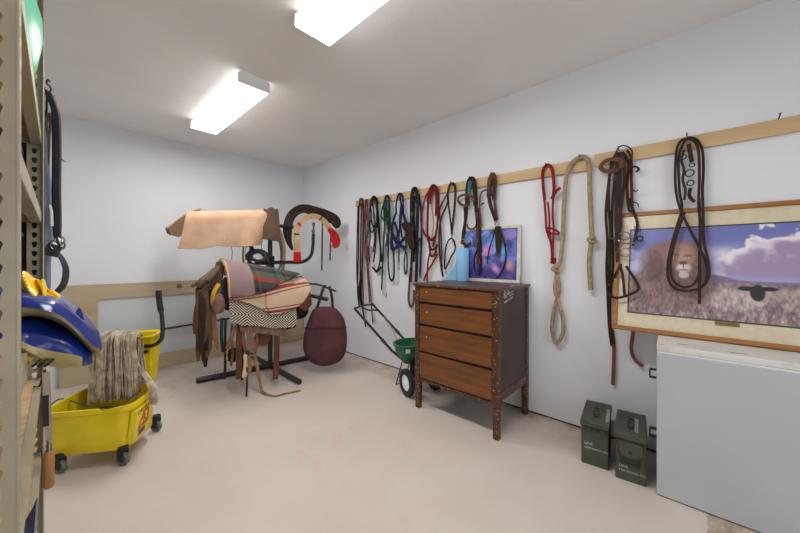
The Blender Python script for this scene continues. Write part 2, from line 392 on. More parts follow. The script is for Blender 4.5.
# ------------------------------------------------------------------ the room
X0, Y0 = -.58, -1.6
struct(MB().box(X0-.1, WX+.1, Y0-3.4, WY+.1, -.1, 0).build('floor', 'floor', smooth=False))
struct(MB().box(X0-.1, WX+.1, Y0-.1, WY+.1, CZ, CZ+.1).build('ceiling', 'ceil', smooth=False))
struct(MB().box(WX, WX+.1, Y0-.1, WY+.1, .014, CZ).build('wall_right', 'wall', smooth=False))
struct(MB().box(WX+.008, WX+.09, Y0, WY, 0, .014).build('gap_shade_1', 'gap', smooth=False))  # dark strip under the wall panel, its colour standing in for the gap's shade
struct(MB().box(X0-.1, WX, WY, WY+.1, 0, CZ).build('wall_back', 'wall', smooth=False))
struct(MB().box(X0-.1, X0, Y0-.1, WY, 0, CZ).build('wall_left', 'wall', smooth=False))
b = MB(); b.box(X0, .15, Y0-.1, Y0, 0, CZ); b.box(1.75, WX, Y0-.1, Y0, 0, CZ); b.box(.15, 1.75, Y0-.1, Y0, 2.15, CZ)  # unseen doorway opening, added so outside daylight reaches the near end
struct(b.build('wall_front', 'wall', smooth=False))
# ------------------------------------------------------------------ ceiling lamps
def ceiling_light(label, ya, yb):
    xa, xb = .905, 1.137; t = thing('ceiling_light', label, 'ceiling light', ((xa+xb)/2, (ya+yb)/2, CZ), 'fluorescent ceiling lights')
    b = MB(); b.box(xa+.03, xb-.03, ya+.012, yb-.012, 2.603, CZ); b.build('housing', 'white_metal', t, False)
    b = MB()
    pr = [(xa,2.604),(xa,2.557),(xa+.005,2.552),(xb-.005,2.552),(xb,2.557),(xb,2.604)]
    lo = [Vector((x,ya+.012,z)) for x, z in pr]; hi = [Vector((x,yb-.012,z)) for x, z in pr]
    b.hexa(lo, hi); b.m = [1 if abs(sum((b.v[i].z for i in f))/len(f)-2.552) > .004 else 0 for f in b.f]; b.build('diffuser', ['lamp','lampside'], t, False)
    for y in (ya, yb-.012):
        e = MB(); pr2 = [(xa-.002,2.618),(xa-.002,2.556),(xa+.004,2.549),(xb-.004,2.549),(xb+.002,2.556),(xb+.002,2.618),(xb-.018,CZ),(xa+.018,CZ)]
        e.hexa([Vector((x,y,z)) for x, z in pr2], [Vector((x,y+.012,z)) for x, z in pr2]); e.build('end_cap', 'cap', t, False)
ceiling_light('white wraparound ceiling light nearer the back wall, seen whole', 2.455, 3.68)
ceiling_light('white wraparound ceiling light cut off by the top of the photo', .43, 1.65)
# ------------------------------------------------------------------ pine rails on the right wall
def rail(label, y0, y1, z0a, z1a, z0b, z1b):
    b = MB(); xa = WX-.022
    lo = [Vector((xa,y0,z0a)), Vector((WX,y0,z0a)), Vector((WX,y0,z1a)), Vector((xa,y0,z1a))]
    hi = [Vector((xa,y1,z0b)), Vector((WX,y1,z0b)), Vector((WX,y1,z1b)), Vector((xa,y1,z1b))]
    b.hexa(lo, hi); return tag(b.build('wooden_rail', 'pine', smooth=False, bevel=.003), label, 'rail', 'pine boards nailed to the wall')
rail('long pine board holding most of the bridles, ending above the dresser', .548, 3.18, 1.885, 1.974, 1.913, 1.986)
rail('shorter pine board above the lion picture', -1.2, .526, 1.911, 1.989, 1.901, 1.989)
# ------------------------------------------------------------------ plywood frame with a frosted opening, standing at the back wall
t = thing('plywood_panel', 'low plywood frame with a frosted opening, standing along the back wall', 'panel', (1.3, 4.47, 0))
def PY(x, z): return (x, 4.452+.03*z/.98, z)
b = MB()
def plyq(x0, x1, z0, z1, mi=0, y=0, th=.019):
    lo = [Vector(PY(x0,z0))+Vector((0,y,0)), Vector(PY(x1,z0))+Vector((0,y,0)), Vector(PY(x1,z0))+Vector((0,y+th,0)), Vector(PY(x0,z0))+Vector((0,y+th,0))]
    hi = [Vector(PY(x0,z1))+Vector((0,y,0)), Vector(PY(x1,z1))+Vector((0,y,0)), Vector(PY(x1,z1))+Vector((0,y+th,0)), Vector(PY(x0,z1))+Vector((0,y+th,0))]
    return lo, hi
outer = [(.012,.003),(2.60,.003),(2.60,.983),(.04,.983),(.02,.975),(.012,.955)]
hole = [(.282,.163),(.282,.833),(2.45,.826),(2.45,.163)]
vs, fs = plate(outer, [hole], .019)
b.add([Vector((v.x, 4.452+.03*v.y/.98+.0095+v.z, v.y)) for v in vs], fs)
b.build('plywood_sheet', 'ply', t, False, bevel=.003)
b = MB(); b.hexa(*plyq(.25, 2.48, .14, .86, 0, .021, .006)); b.build('frosted_pane', 'frost', t, False)
for kx, kz, kr in ((.985,.92,.03),(1.125,.915,.024)):
    b = MB(); b.lathe([(0,0),(kr*.7,.0015),(kr,0)], PY(kx,kz), (0,-1,0), 14); b.build('knot', 'knot', t)
b = MB(); b.cyl(Vector((.30,4.44,.428)), Vector((2.40,4.44,.50)), .012, 10); b.build('cross_bar', 'black', t)
for x, z in ((.30,.428),(2.40,.50)):
    b = MB(); b.box(x-.02, x+.02, 4.435, 4.475, z-.02, z+.02); b.build('bracket', 'black', t, False)
# ------------------------------------------------------------------ dresser
t = thing('dresser', 'worn brown four-drawer wooden dresser against the wall under the bridles', 'dresser', (2.33, 1.365, 0))
xa, xb, ya, yb, zt = 2.046, 2.59, .983, 1.728, 1.045
def postm(x, y):
    b = MB(); a = .023; l = .0195
    b.hexa([Vector((x-l,y-l,0)),Vector((x+l,y-l,0)),Vector((x+l,y+l,0)),Vector((x-l,y+l,0))],[Vector((x-a,y-a,.22)),Vector((x+a,y-a,.22)),Vector((x+a,y+a,.22)),Vector((x-a,y+a,.22))])
    b.box(x-a, x+a, y-a, y+a, .22, zt-.022); return b
for x in (xa+.023, xb-.023):
    for y in (ya+.023, yb-.023): postm(x, y).build('leg', 'post', t, False, .003)
b = MB(); b.box(xa-.012, xb, ya-.015, yb+.015, zt-.022, zt); b.build('top', 'top', t, False, .005)
for y in (ya+.008, yb-.018):
    b = MB(); b.box(xa+.046, xb-.046, y, y+.010, .30, zt-.022); b.build('side_panel', 'side', t, False)
    b = MB(); b.box(xa+.046, xb-.046, y-.004, y+.012, .255, .315); b.build('side_rail', 'post', t, False, .002)
b = MB(); b.box(xb-.03, xb-.022, ya+.046, yb-.046, .26, zt-.022); b.build('back_panel', 'side', t, False)
b = MB(); b.box(xa+.02, xa+.04, ya+.046, yb-.046, .24, zt-.022); b.build('inner_frame', 'slot', t, False)
b = MB(); b.box(xa+.006, xa+.03, ya+.046, yb-.046, .232, .255); b.build('front_rail', 'post', t, False, .002)
for z0, z1 in ((.262,.468),(.488,.692),(.712,.874),(.896,1.016)):
    b = MB(); b.box(xa+.002, xa+.022, ya+.05, yb-.05, z0, z1); d = b.build('drawer', 'drawer', t, False, .003)
    for ky in ((.62,) if z1 > .6 else ()):
        k = MB(); k.lathe([(0,.004),(.005,.003),(.006,0)], (xa+.002, ya+ky, (z0+z1)/2+.02), (-1,0,0), 10); k.build('peg', 'bone', d)
# white chalk-like scratches on the end panel
b = MB()
def mark(p, q, w=.006):
    P = [Vector((2.14+.0+a*.17, ya+.0065, 0.955+c*.075)) for a, c in (p, q)]
    b.strap(P, w, .0012, (0,-1,0))
for p, q in (((.05,.2),(.08,.85)),((.08,.85),(.22,.75)),((.22,.75),(.10,.45)),((.10,.45),(.26,.30)),((.26,.30),(.05,.2)),((.3,.25),(.36,.85)),((.36,.85),(.48,.9)),((.48,.9),(.50,.4)),((.38,.5),(.5,.55)),
             ((.62,.8),(.52,.55)),((.52,.55),(.62,.3)),((.62,.3),(.95,.42)),((.62,.55),(.95,.72)),((.3,1.02),(.62,1.05)),((.62,1.2),(1.05,1.3)),((.62,1.05),(.95,1.12)),((.05,-.2),(.45,-.05)),((.45,-.05),(.9,.12)),((.08,-.26),(.35,-.16))):
    mark(p, q, .007)
b.build('scratched_writing', 'whiteink', t, False)
# ------------------------------------------------------------------ paper roll and picture on the dresser
t = thing('paper_towel_roll', 'upright roll of blue paper towel on the dresser, a loose sheet hanging to its side', 'paper towel', (2.50, 1.545, zt))
b = MB(); b.lathe([(.021,.002),(.054,.002),(.056,.006),(.056,.292),(.054,.296),(.021,.296)], (2.50,1.545,zt), (0,0,1), 32); b.lathe([(.021,.296),(.021,.002)], (2.50,1.545,zt), (0,0,1), 32, caps=False); b.build('paper_roll', 'bluepaper', t, fixn=False)
b = MB(); b.lathe([(.0205,.001),(.0205,.294),(.018,.294),(.018,.001),(.0205,.001)], (2.50,1.545,zt), (0,0,1), 20, caps=False); b.build('cardboard_core', 'ply', t)
def sheetf(u, v):
    top = .275*(1-u)+.006
    return (2.535-.02*u+.008*math.sin(u*5), 1.545+.20*u, zt+.003+v*top)
b = MB(); b.sheet(sheetf, 12, 10, .0015); b.build('loose_sheet', 'bluepaper', t)
def painting(name, matname, w, h, T, nu, nv, fn, parent):
    b = MB(); ink = []
    vs = []
    for j in range(nv+1):
        for i in range(nu+1):
            vs.append(T @ Vector((w*i/nu, -h*j/nv, 0))); ink.append((i/nu, j/nv))
    W = nu+1
    fs = [(j*W+i, (j+1)*W+i, (j+1)*W+i+1, j*W+i+1) for j in range(nv) for i in range(nu)]
    b.add(vs, fs); o = b.build(name, matname, parent, smooth=False, fixn=False)
    a = o.data.color_attributes.new('ink', 'FLOAT_COLOR', 'POINT')
    s = np.array([p[0] for p in ink]); tt = np.array([p[1] for p in ink])
    c = np.clip(fn(s, tt)*1.12, 0, 255)/255
    l = np.where(c <= .04045, c/12.92, ((c+.055)/1.055)**2.4)
    a.data.foreach_set('color', np.hstack([l, np.ones((len(l),1))]).astype(np.float32).ravel())
    return o
def vnoise(x, y, seed=0):
    xi = np.floor(x).astype(int); yi = np.floor(y).astype(int); fx = x-xi; fy = y-yi; fx = fx*fx*(3-2*fx); fy = fy*fy*(3-2*fy)
    def h(a, b_):
        n = (a*374761393+b_*668265263+seed*974711) & 0x7fffffff; n = ((n ^ (n >> 13))*1274126177) & 0x7fffffff; return ((n ^ (n >> 16)) & 0xffff)/65535
    return (h(xi,yi)*(1-fx)+h(xi+1,yi)*fx)*(1-fy)+(h(xi,yi+1)*(1-fx)+h(xi+1,yi+1)*fx)*fy
def fbm(x, y, o=4, seed=0):
    r = 0; a = .5
    for i in range(o): r = r+a*vnoise(x*2**i, y*2**i, seed+i); a /= 2
    return r
def sm(x, a, b_):
    q = np.clip((x-a)/(b_-a), 0, 1); return q*q*(3-2*q)
def lay(c, col, m): return c*(1-m[:,None])+np.array(col, float)[None,:]*m[:,None] if not isinstance(col, np.ndarray) else c*(1-m[:,None])+col*m[:,None]
def bluefantasy(s, t):
    n = fbm(s*5, t*5, 5, 3); n2 = fbm(s*9+4, t*7, 4, 11)
    c = np.zeros((len(s),3))+np.array((88,104,176.))
    c = lay(c, (58,52,118), sm(t+.5*(n-.5), .45, .95)); c = lay(c, (128,164,220), sm(n, .46, .62)*(1-sm(t, .4, .9))*.9)
    c = lay(c, (118,88,156), sm(n2, .52, .68)*.5); c = lay(c, (44,42,92), sm(1-n2, .60, .74)*.7)
    for x, y, r, col in ((.46,.42,.12,(206,120,170)),(.62,.78,.10,(232,150,196)),(.86,.72,.09,(206,140,130)),(.76,.42,.11,(120,190,226)),(.35,.62,.12,(190,104,150)),(.9,.12,.16,(150,116,176)),(.55,.2,.14,(90,150,210))):
        d = np.hypot((s-x), (t-y)*.9)/r; c = lay(c, col, np.clip(1.15-d+(n2-.5)*1.2, 0, 1)*.85)
    return c
t = thing('small_picture', 'small cream-framed blue and purple picture standing on the dresser behind the paper roll', 'picture', (2.58, 1.325, zt))
pb, pt = Vector((2.568,0,zt+.001)), Vector((2.598,0,1.530))
sl = (pt-pb); hh = sl.length; ey = sl.normalized(); ex = Vector((0,-1,0)); ez = ex.cross(ey)   # faces the room
yl, yr = 1.607, 1.046; wd = yl-yr
def PP(a, c, d=0): return Vector((pb.x,yl,pb.z))+ex*a+ey*c+ez*d
b = MB()
for a0, a1, c0, c1 in ((0,wd,0,.026),(0,wd,hh-.026,hh),(0,.028,.026,hh-.026),(wd-.028,wd,.026,hh-.026)):
    b.hexa([PP(a0,c0,-.006),PP(a1,c0,-.006),PP(a1,c1,-.006),PP(a0,c1,-.006)],[PP(a0,c0,.012),PP(a1,c0,.012),PP(a1,c1,.012),PP(a0,c1,.012)])
b.build('frame', 'whiteframe', t, False, .002)
b = MB(); b.hexa([PP(.01,.01,-.006),PP(wd-.01,.01,-.006),PP(wd-.01,hh-.01,-.006),PP(.01,hh-.01,-.006)],[PP(.01,.01,-.001),PP(wd-.01,.01,-.001),PP(wd-.01,hh-.01,-.001),PP(.01,hh-.01,-.001)]); b.build('backing_board', 'ply', t, False)
painting('print', 'print2', wd-.052, hh-.048, frame_m(PP(.026, hh-.024, .002), ex, ey, ez), 90, 80, bluefantasy, t)
# ------------------------------------------------------------------ lion picture leaning on the freezer
t = thing('framed_picture', 'large oak-framed print of a lion and a black-faced lamb, leaning on the freezer', 'picture', (2.45, -.13, .797))
pb, pt = Vector((2.42,0,.802)), Vector((2.60,0,1.555)); sl = pt-pb; hh = sl.length; ey = sl.normalized(); ez = ex.cross(ey)
yl, yr = .392, -.645; wd = yl-yr
for a0, a1, c0, c1 in ((0,wd,0,.027),(0,wd,hh-.027,hh),(0,.027,.027,hh-.027),(wd-.027,wd,.027,hh-.027)):
    b = MB(); b.hexa([PP(a0,c0,-.02),PP(a1,c0,-.02),PP(a1,c1,-.02),PP(a0,c1,-.02)],[PP(a0,c0,.004),PP(a1,c0,.004),PP(a1,c1,.004),PP(a0,c1,.004)])
    b.build('frame_moulding', 'oak', t, False, .005)
b = MB(); b.hexa([PP(.02,.02,-.016),PP(wd-.02,.02,-.016),PP(wd-.02,hh-.02,-.016),PP(.02,hh-.02,-.016)],[PP(.02,.02,-.009),PP(wd-.02,.02,-.009),PP(wd-.02,hh-.02,-.009),PP(.02,hh-.02,-.009)]); b.build('mat_board', 'matboard', t, False)
ia, ib = .085, wd-.085; ic = (.914-.7985)/ey.z; idd = (1.433-.7985)/ey.z
b = MB(); e = .008
for a0, a1, c0, c1 in ((ia-e,ib+e,ic-e,ic),(ia-e,ib+e,idd,idd+e),(ia-e,ia,ic,idd),(ib,ib+e,ic,idd)):
    b.hexa([PP(a0,c0,-.009),PP(a1,c0,-.009),PP(a1,c1,-.009),PP(a0,c1,-.009)],[PP(a0,c0,-.0075),PP(a1,c0,-.0075),PP(a1,c1,-.0075),PP(a0,c1,-.0075)])
b.build('mat_edging', 'greenline', t, False)
def lion(s, t_):
    x = s*1.61; y = t_                               # metric-ish aspect
    n = fbm(x*7, y*7, 5, 1); g = fbm(x*60, y*26, 3, 5); w = fbm(x*3, y*5, 5, 9)
    c = np.zeros((len(s),3))+np.array((112,116,176.))
    c = lay(c, (160,164,206), sm(y, .1, .55)); c = lay(c, (196,190,214), sm(w, .46, .62)*sm(y, .15, .45)*.7)
    # cumulus bank on the right
    cx = (s-.72)/.30; top = .42-.36*np.exp(-cx*cx*1.6)+.42*(fbm(x*9, y*9, 5, 51)-.47)
    m = sm(y, top-.015, top+.025)*(1-sm(y, .50, .60))*sm(s, .40, .52)
    body = np.where((y-top)[:,None] < .16, np.array((232,226,226.)), np.array((176,158,182.)))
    k = sm(y-top+.25*(w-.5), .05, .26)
    body = np.array((236,230,228.))[None,:]*(1-k[:,None])+np.array((158,140,172.))[None,:]*k[:,None]
    c = lay(c, body, m*.95)
    m2 = np.exp(-((s-.47)/.09)**2-((y-.30)/.07)**2)*(.5+n); c = lay(c, (226,218,224), np.clip(m2, 0, .8))
    # far hills and the field
    c = lay(c, (128,112,140), sm(y, .585-.06*np.exp(-((s-.44)/.09)**2), .60-.06*np.exp(-((s-.44)/.09)**2)))
    field = np.array((170,148,146.))[None,:]*(g*1.1+.45)[:,None]
    field = lay(field, (112,92,106), sm(fbm(x*9, y*14, 4, 21), .50, .62)*.55)
    field = lay(field, (196,176,164), sm(y, .62, .68)*(1-sm(y, .70, .80))*.4)
    c = lay(c, field, sm(y, .60, .635))
    # the lion's body, mane and face
    def ell(px_, py_, rx, ry, soft=.25, wob=.35):
        d = np.hypot((s-px_)/rx, (y-py_)/ry)+wob*(n-.5); return 1-sm(d, 1-soft, 1+soft*.4)
    c = lay(c, np.array((136,108,106.))[None,:]*(.7+.6*g)[:,None], ell(.20,.72,.25,.26)*.9)
    c = lay(c, np.array((128,98,98.))[None,:]*(.55+.5*g+.45*fbm(np.arctan2(y-.36,(s-.27)*1.6)*9, np.hypot(y-.36,(s-.27)*1.6)*4, 4, 41))[:,None], ell(.235,.43,.185,.315)*.95)
    c = lay(c, (150,112,104), ell(.27,.30,.115,.19)*.7); c = lay(c, (92,66,74), ell(.145,.45,.05,.19)*.45); c = lay(c, (88,62,70), ell(.40,.47,.03,.17)*.5)
    c = lay(c, (140,98,86), ell(.17,.22,.026,.05)*.8); c = lay(c, (140,98,86), ell(.365,.225,.026,.05)*.8)
    c = lay(c, (172,134,122), ell(.285,.33,.075,.17, .3, .15)); c = lay(c, (188,146,126), ell(.288,.37,.028,.12, .4, .1)*.8)
    c = lay(c, (128,94,92), ell(.245,.315,.03,.022, .4, .1)*.8); c = lay(c, (128,94,92), ell(.318,.325,.028,.022, .4, .1)*.8)
    c = lay(c, (222,206,150), ell(.247,.337,.013,.012, .3, 0)); c = lay(c, (222,206,150), ell(.316,.347,.012,.012, .3, 0))
    c = lay(c, (40,30,34), ell(.249,.337,.005,.009, .3, 0)); c = lay(c, (40,30,34), ell(.314,.347,.005,.009, .3, 0))
    c = lay(c, (226,212,204), ell(.296,.465,.045,.055, .4, .1)*.9); c = lay(c, (214,198,190), ell(.298,.54,.030,.045, .4, .1)*.9)
    c = lay(c, (104,66,72), ell(.294,.405,.022,.024, .3, 0)); c = lay(c, (70,46,52), ell(.297,.486,.034,.006, .4, 0)); c = lay(c, (70,46,52), ell(.296,.445,.003,.03, .4, 0))
    # lamb lying in the grass: pale fleece, black face and ears
    c = lay(c, np.array((196,182,178.))[None,:]*(.72+.5*g)[:,None], ell(.53,.80,.115,.11)*.9)
    c = lay(c, (206,190,182), ell(.635,.775,.045,.06)*.5)
    c = lay(c, (40,36,44), ell(.632,.705,.032,.085, .2, .1)); c = lay(c, (36,32,40), ell(.588,.665,.042,.024, .25, .12)); c = lay(c, (36,32,40), ell(.678,.662,.040,.022, .25, .12))
    # grass in front
    bl = sm(fbm(x*70, y*9, 3, 31)+.55*(y-.86), .50, .62)*sm(y, .68, .80)
    c = lay(c, np.array((150,124,132.))[None,:]*(.6+.8*g)[:,None], bl*.75)
    return c
painting('print', 'print', ib-ia, idd-ic, frame_m(PP(ia, idd, -.0082), ex, ey, ez), 330, 200, lion, t)
b = MB(); pc = wd/2; b.hexa([PP(pc-.047,.088,-.009),PP(pc+.047,.088,-.009),PP(pc+.047,.110,-.009),PP(pc-.047,.110,-.009)],[PP(pc-.047,.088,-.0065),PP(pc+.047,.088,-.0065),PP(pc+.047,.110,-.0065),PP(pc-.047,.110,-.0065)]); pq = b.build('brass_plaque', 'brass', t, False)
b = MB()
for i in range(3): b.hexa([PP(pc-.03,.092+i*.006,-.0066),PP(pc+.03,.092+i*.006,-.0066),PP(pc+.03,.0935+i*.006,-.0066),PP(pc-.03,.0935+i*.006,-.0066)],[PP(pc-.03,.092+i*.006,-.0062),PP(pc+.03,.092+i*.006,-.0062),PP(pc+.03,.0935+i*.006,-.0062),PP(pc-.03,.0935+i*.006,-.0062)])
b.build('engraved_lines', 'slot', pq, False)
b = MB(); b.hexa([PP(.022,.022,-.005),PP(wd-.022,.022,-.005),PP(wd-.022,hh-.022,-.005),PP(.022,hh-.022,-.005)],[PP(.022,.022,-.003),PP(wd-.022,.022,-.003),PP(wd-.022,hh-.022,-.003),PP(.022,hh-.022,-.003)]); b.build('glass_pane', 'glass', t, False)
# ------------------------------------------------------------------ freezer
t = thing('chest_freezer', 'white chest freezer under the lion picture', 'freezer', (2.36, -.4, 0))
fd = Vector((.0436,-.999,0)).normalized(); fb = Vector((.999,.0436,0)).normalized(); fo = Vector((2.149,.149,0))
T = frame_m(fo, fd, fb, Vector((0,0,-1))); T = frame_m(fo, fd, fb, Vector((0,0,1)))
def fbox(b, a0, a1, d0, d1, z0, z1, mi=0): return b.box(a0, a1, d0, d1, z0, z1, mi, T)
FD = .425
b = fbox(MB(), 0, 1.12, .004, FD, .005, .758); b.build('body', 'freezer', t, False, .006)
b = fbox(MB(), .01, 1.11, .012, FD-.01, 0, .005); b.build('base', 'rust', t, False)
b = fbox(MB(), 0, 1.12, 0, FD, .763, .797); lid = b.build('lid', ['lidtop'], t, False, .006)
b = fbox(MB(), .004, 1.115, .006, FD-.005, .756, .765); b.build('lid_seal', 'cap', lid, False)
for a, d, l in ((.012,.012,.02),(.26,.05,.075),(.08,.09,.05)):
    b = MB(); b.add([T @ Vector((a+l*.5+l*.5*math.cos(q)*(1+.2*math.sin(3*q)), d+.006*math.sin(q), .7975)) for q in [i*math.pi/5 for i in range(10)]], [tuple(range(10))])
    b.build('rust_spot', 'rust', lid, False, fixn=False)
for z in (.571, .232):
    cpos = onx(652.5, 372 if z > .4 else 430, 2.36)
    b = MB(); y0 = fo.y+.012
    P = [Vector((2.33,y0,cpos.z+.025)), Vector((2.33,y0+.03,cpos.z+.025)), Vector((2.33,y0+.03,cpos.z-.02)), Vector((2.33,y0,cpos.z-.02))]
    b.strap(P, .035, .006, [(0,0,1),(0,1,0),(0,1,0),(0,0,-1)]); b.build('side_handle', 'blackm', t, False)
# ------------------------------------------------------------------ ammunition cans
def ammo(label, o, ang, latch, w=.147, dp=.335, h=.265):
    t = thing('ammunition_can', label, 'ammunition can', (o[0]+.16, o[1]-.07, 0), 'olive drab ammunition cans on the floor')
    ex_ = Vector((math.sin(ang), -math.cos(ang), 0)); ey_ = Vector((math.cos(ang), math.sin(ang), 0)); T = frame_m(Vector((o[0],o[1],0)), ex_, ey_, Vector((0,0,1)))
    b = MB().box(.003, w-.003, .003, dp-.003, 0, h-.03, 0, T); body = b.build('body', 'olive', t, False, .006)
    b = MB().box(-.002, w+.002, -.004, dp+.004, h-.034, h, 0, T); lid = b.build('lid', 'olive', t, False, .007)
    b = MB(); b.box(.004, w-.004, .001, dp-.001, h-.040, h-.034, 0, T); b.build('gasket', 'olivedark', lid, False)
    # folding wire handle on the lid
    yy = dp*.36; b = MB()
    P = [(w*.42,yy-.03,h+.004),(w*.42,yy+.075,h+.004),(w*.50,yy+.09,h+.006),(w*.58,yy+.075,h+.004),(w*.58,yy-.03,h+.004),(w*.50,yy-.042,h+.005)]
    b.tube([T @ Vector(p) for p in cr(P, 4, True)], .0045, 6, True); b.build('carry_handle', 'olivedark', lid)
    for ya_ in (yy-.012, yy+.048): b = MB(); b.box(w*.40, w*.60, ya_, ya_+.018, h, h+.006, 0, T); b.build('handle_bracket', 'olive', lid, False, .002)
    if latch:
        b = MB(); b.box(w*.13, w*.87, -.011, .003, h-.125, h-.046, 0, T); lt = b.build('latch_plate', 'olive', t, False, .004)
        b = MB(); b.tube([T @ Vector(p) for p in ((w*.16,-.012,h-.10),(w*.22,-.016,h-.165),(w*.78,-.016,h-.165),(w*.84,-.012,h-.10))], .004, 6); b.box(w*.24, w*.76, -.008, .003, h-.16, h-.125, 0, T); b.build('latch_lever', 'olivedark', lt, False)
        b = MB(); b.lathe([(0,.003),(.008,.002),(.010,0)], T @ Vector((w*.5,-.011,h-.092)), T.to_3x3() @ Vector((0,-1,0)), 12); b.build('latch_pin', 'blackm', lt)
        b = MB(); b.tube([T @ Vector(p) for p in ((w*.08,-.007,h-.03),(w*.08,-.007,h-.055),(w*.92,-.007,h-.055),(w*.92,-.007,h-.03))], .004, 6); b.build('latch_wire', 'olivedark', lt)
        zt_ = (.075, .052)
    else:
        b = MB()
        for q in (.18,.42,.66,.86): b.box(w*q-.012, w*q+.008, -.006, .003, h-.052, h-.036, 0, T)
        b.build('hinge', 'olivedark', lid, False, .002); zt_ = (.122, .098)
    lettering('lettering', 'LINE', .021, T @ Vector((w*.14,.0022,zt_[0]))+ey_*(-.0006), ex_, (0,0,1), 'whiteink', body)
    lettering('lettering', 'CARTRIDGES, RMS', .0150, T @ Vector((w*.14,.0022,zt_[1]))+ey_*(-.0006), ex_, (0,0,1), 'whiteink', body)
    lettering('lettering', 'CARTRIDGES LINE', .024, T @ Vector((w*(.74 if latch else .97),.05,h+.0004)), ey_, -ex_, 'whiteink', lid)
ammo('olive drab metal can nearer the dresser, its front plain without a latch', (2.184,.515), .123, False)
ammo('olive drab metal can beside the freezer, with a latch on its front', (2.165,.337), .107, True)
# ------------------------------------------------------------------ tack hung along the pine rails
TG = 'bridles, halters and ropes hung on the pine rails'
def nail(label, x, y, z_up=.004):
    p = onx(x, y, WX-.04); p.z += z_up; t_ = MB()
    P = [Vector((WX-.015,p.y,p.z)), Vector((WX-.062,p.y,p.z+.004)), Vector((WX-.072,p.y,p.z+.016))]
    t_.tube(P, .0028, 6); t_.lathe([(0,0),(.006,0),(.006,.002),(0,.002)], P[-1], (-.4,0,1), 8)
    return tag(t_.build('nail', 'blackm'), label, 'nail', 'nails in the pine rails')
SHORT = ['long dark reins', 'russet strap', 'black bridle', 'green halter', 'navy blue halter', 'navy and brown harness', 'red halter', 'thin looped dark bridle', 'teal-taped bridle', 'wide brown bridle', 'red rope halter', 'thick tan rope', 'bridle with red-ended reins', 'reins looped over the lion picture'][::-1]
WK = [1.28]
class Tack:
    def __init__(s, name, label, cat, x, y):
        p = onx(x, y, WX-.04); s.t = thing(name, label, cat, p, TG); nail('nail in the pine rail holding up the '+SHORT.pop(), x, y, -.008)
    def pts(s, pp, off, k=5, closed=False, pic=True):
        n = len(pp); P = []
        for i, q in enumerate(pp):
            o = off if not isinstance(off, (list, tuple)) else off[0]+(off[1]-off[0])*i/max(1, n-1)
            if len(q) > 2: o = q[2]
            P.append(onwall(q[0], q[1], o, pic))
        return cr(P, k, closed)
    def strap(s, part, m, pp, w=.016, off=.04, t=.004, closed=False, parent=None, pic=True, N=(-1,.12,0)):
        b = MB(); b.strap(s.pts(pp, off, 5, closed, pic), w*WK[0], t, N, closed); return b.build(part, m, parent or s.t)
    def cord(s, part, m, pp, r=.006, off=.04, closed=False, parent=None, pic=True, n=7):
        b = MB(); b.tube(s.pts(pp, off, 5, closed, pic), r*(1 if m == 'rope' else 1.15), n, closed); return b.build(part, m, parent or s.t)
    def ring(s, x, y, rad=.014, r=.003, off=.042, m='steel', part='ring', axis=(-1,.25,0), sq=(1,1), parent=None):
        b = MB(); b.ring(onwall(x, y, off), rad, r, axis, 18, 6, sq=sq); return b.build(part, m, parent or s.t)
    def buckle(s, x, y, w=.024, h=.030, off=.046, m='steel', parent=None):
        p = onwall(x, y, off); b = MB(); P = [p+Vector((0,sy*w/2,sz*h/2)) for sy, sz in ((-1,-1),(-1,1),(1,1),(1,-1))]
        b.tube(P, .0028, 5, True); b.tube([p+Vector((0,0,-h/2)), p+Vector((-.003,0,h/2))], .002, 5); return b.build('buckle', m, parent or s.t)
    def snap(s, x, y, l=.07, off=.042, m='steel', dirv=(0,0,-1)):
        p = onwall(x, y, off); d = Vector(dirv).normalized(); b = MB()
        b.lathe([(.003,0),(.007,.004),(.007,l*.25),(.004,l*.4),(.004,l*.55)], p, d, 8)
        side = Vector((0,1,0)); P = [p+d*l*.5, p+d*l*.7+side*.012, p+d*l*.95+side*.008, p+d*l+side*-.004, p+d*l*.8-side*.010, p+d*l*.62-side*.004]
        b.tube(cr(P, 3), .0032, 6); return b.build('snap', m, s.t)
# 1 long dark brown reins
k = Tack('reins', 'long dark brown leather reins hanging at the corner end of the rail', 'reins', 361, 199)
k.strap('rein', 'leatherdark', [(358.5,302),(357.6,286),(358.5,250),(358.8,215),(359.6,201.5),(361.2,198.8),(362.6,202),(363,220),(362.6,256),(361,288),(362.2,306),(365.8,327)], .020, (.045,.03))
k.strap('rein', 'leatherdark', [(361.2,306),(359.8,292),(360.6,262),(361,226),(361.4,203)], .020, (.030,.042))
k.strap('rein', 'leatherdark', [(358,294),(356.8,270),(357.2,236),(358,206)], .018, .052)
k.strap('rein', 'leather', [(363.6,204),(364,230),(362,262),(363.4,298),(362.6,312)], .014, .05)
k.strap('rein', 'leatherdark', [(360.2,280),(358.6,294),(359.2,308)], .026, .056)
k.buckle(361,222)
# 2 russet strap
k = Tack('strap', 'thin russet brown strap hanging beside the long dark reins', 'strap', 366, 200)
k.strap('rein', 'leatherred', [(369.5,303),(368.3,285),(366.6,262),(365.4,232),(365.2,208),(366,200),(367.3,207),(367,236),(368.4,270),(370.6,296),(372.8,323)], .017, (.045,.03))
k.buckle(366.5,240)
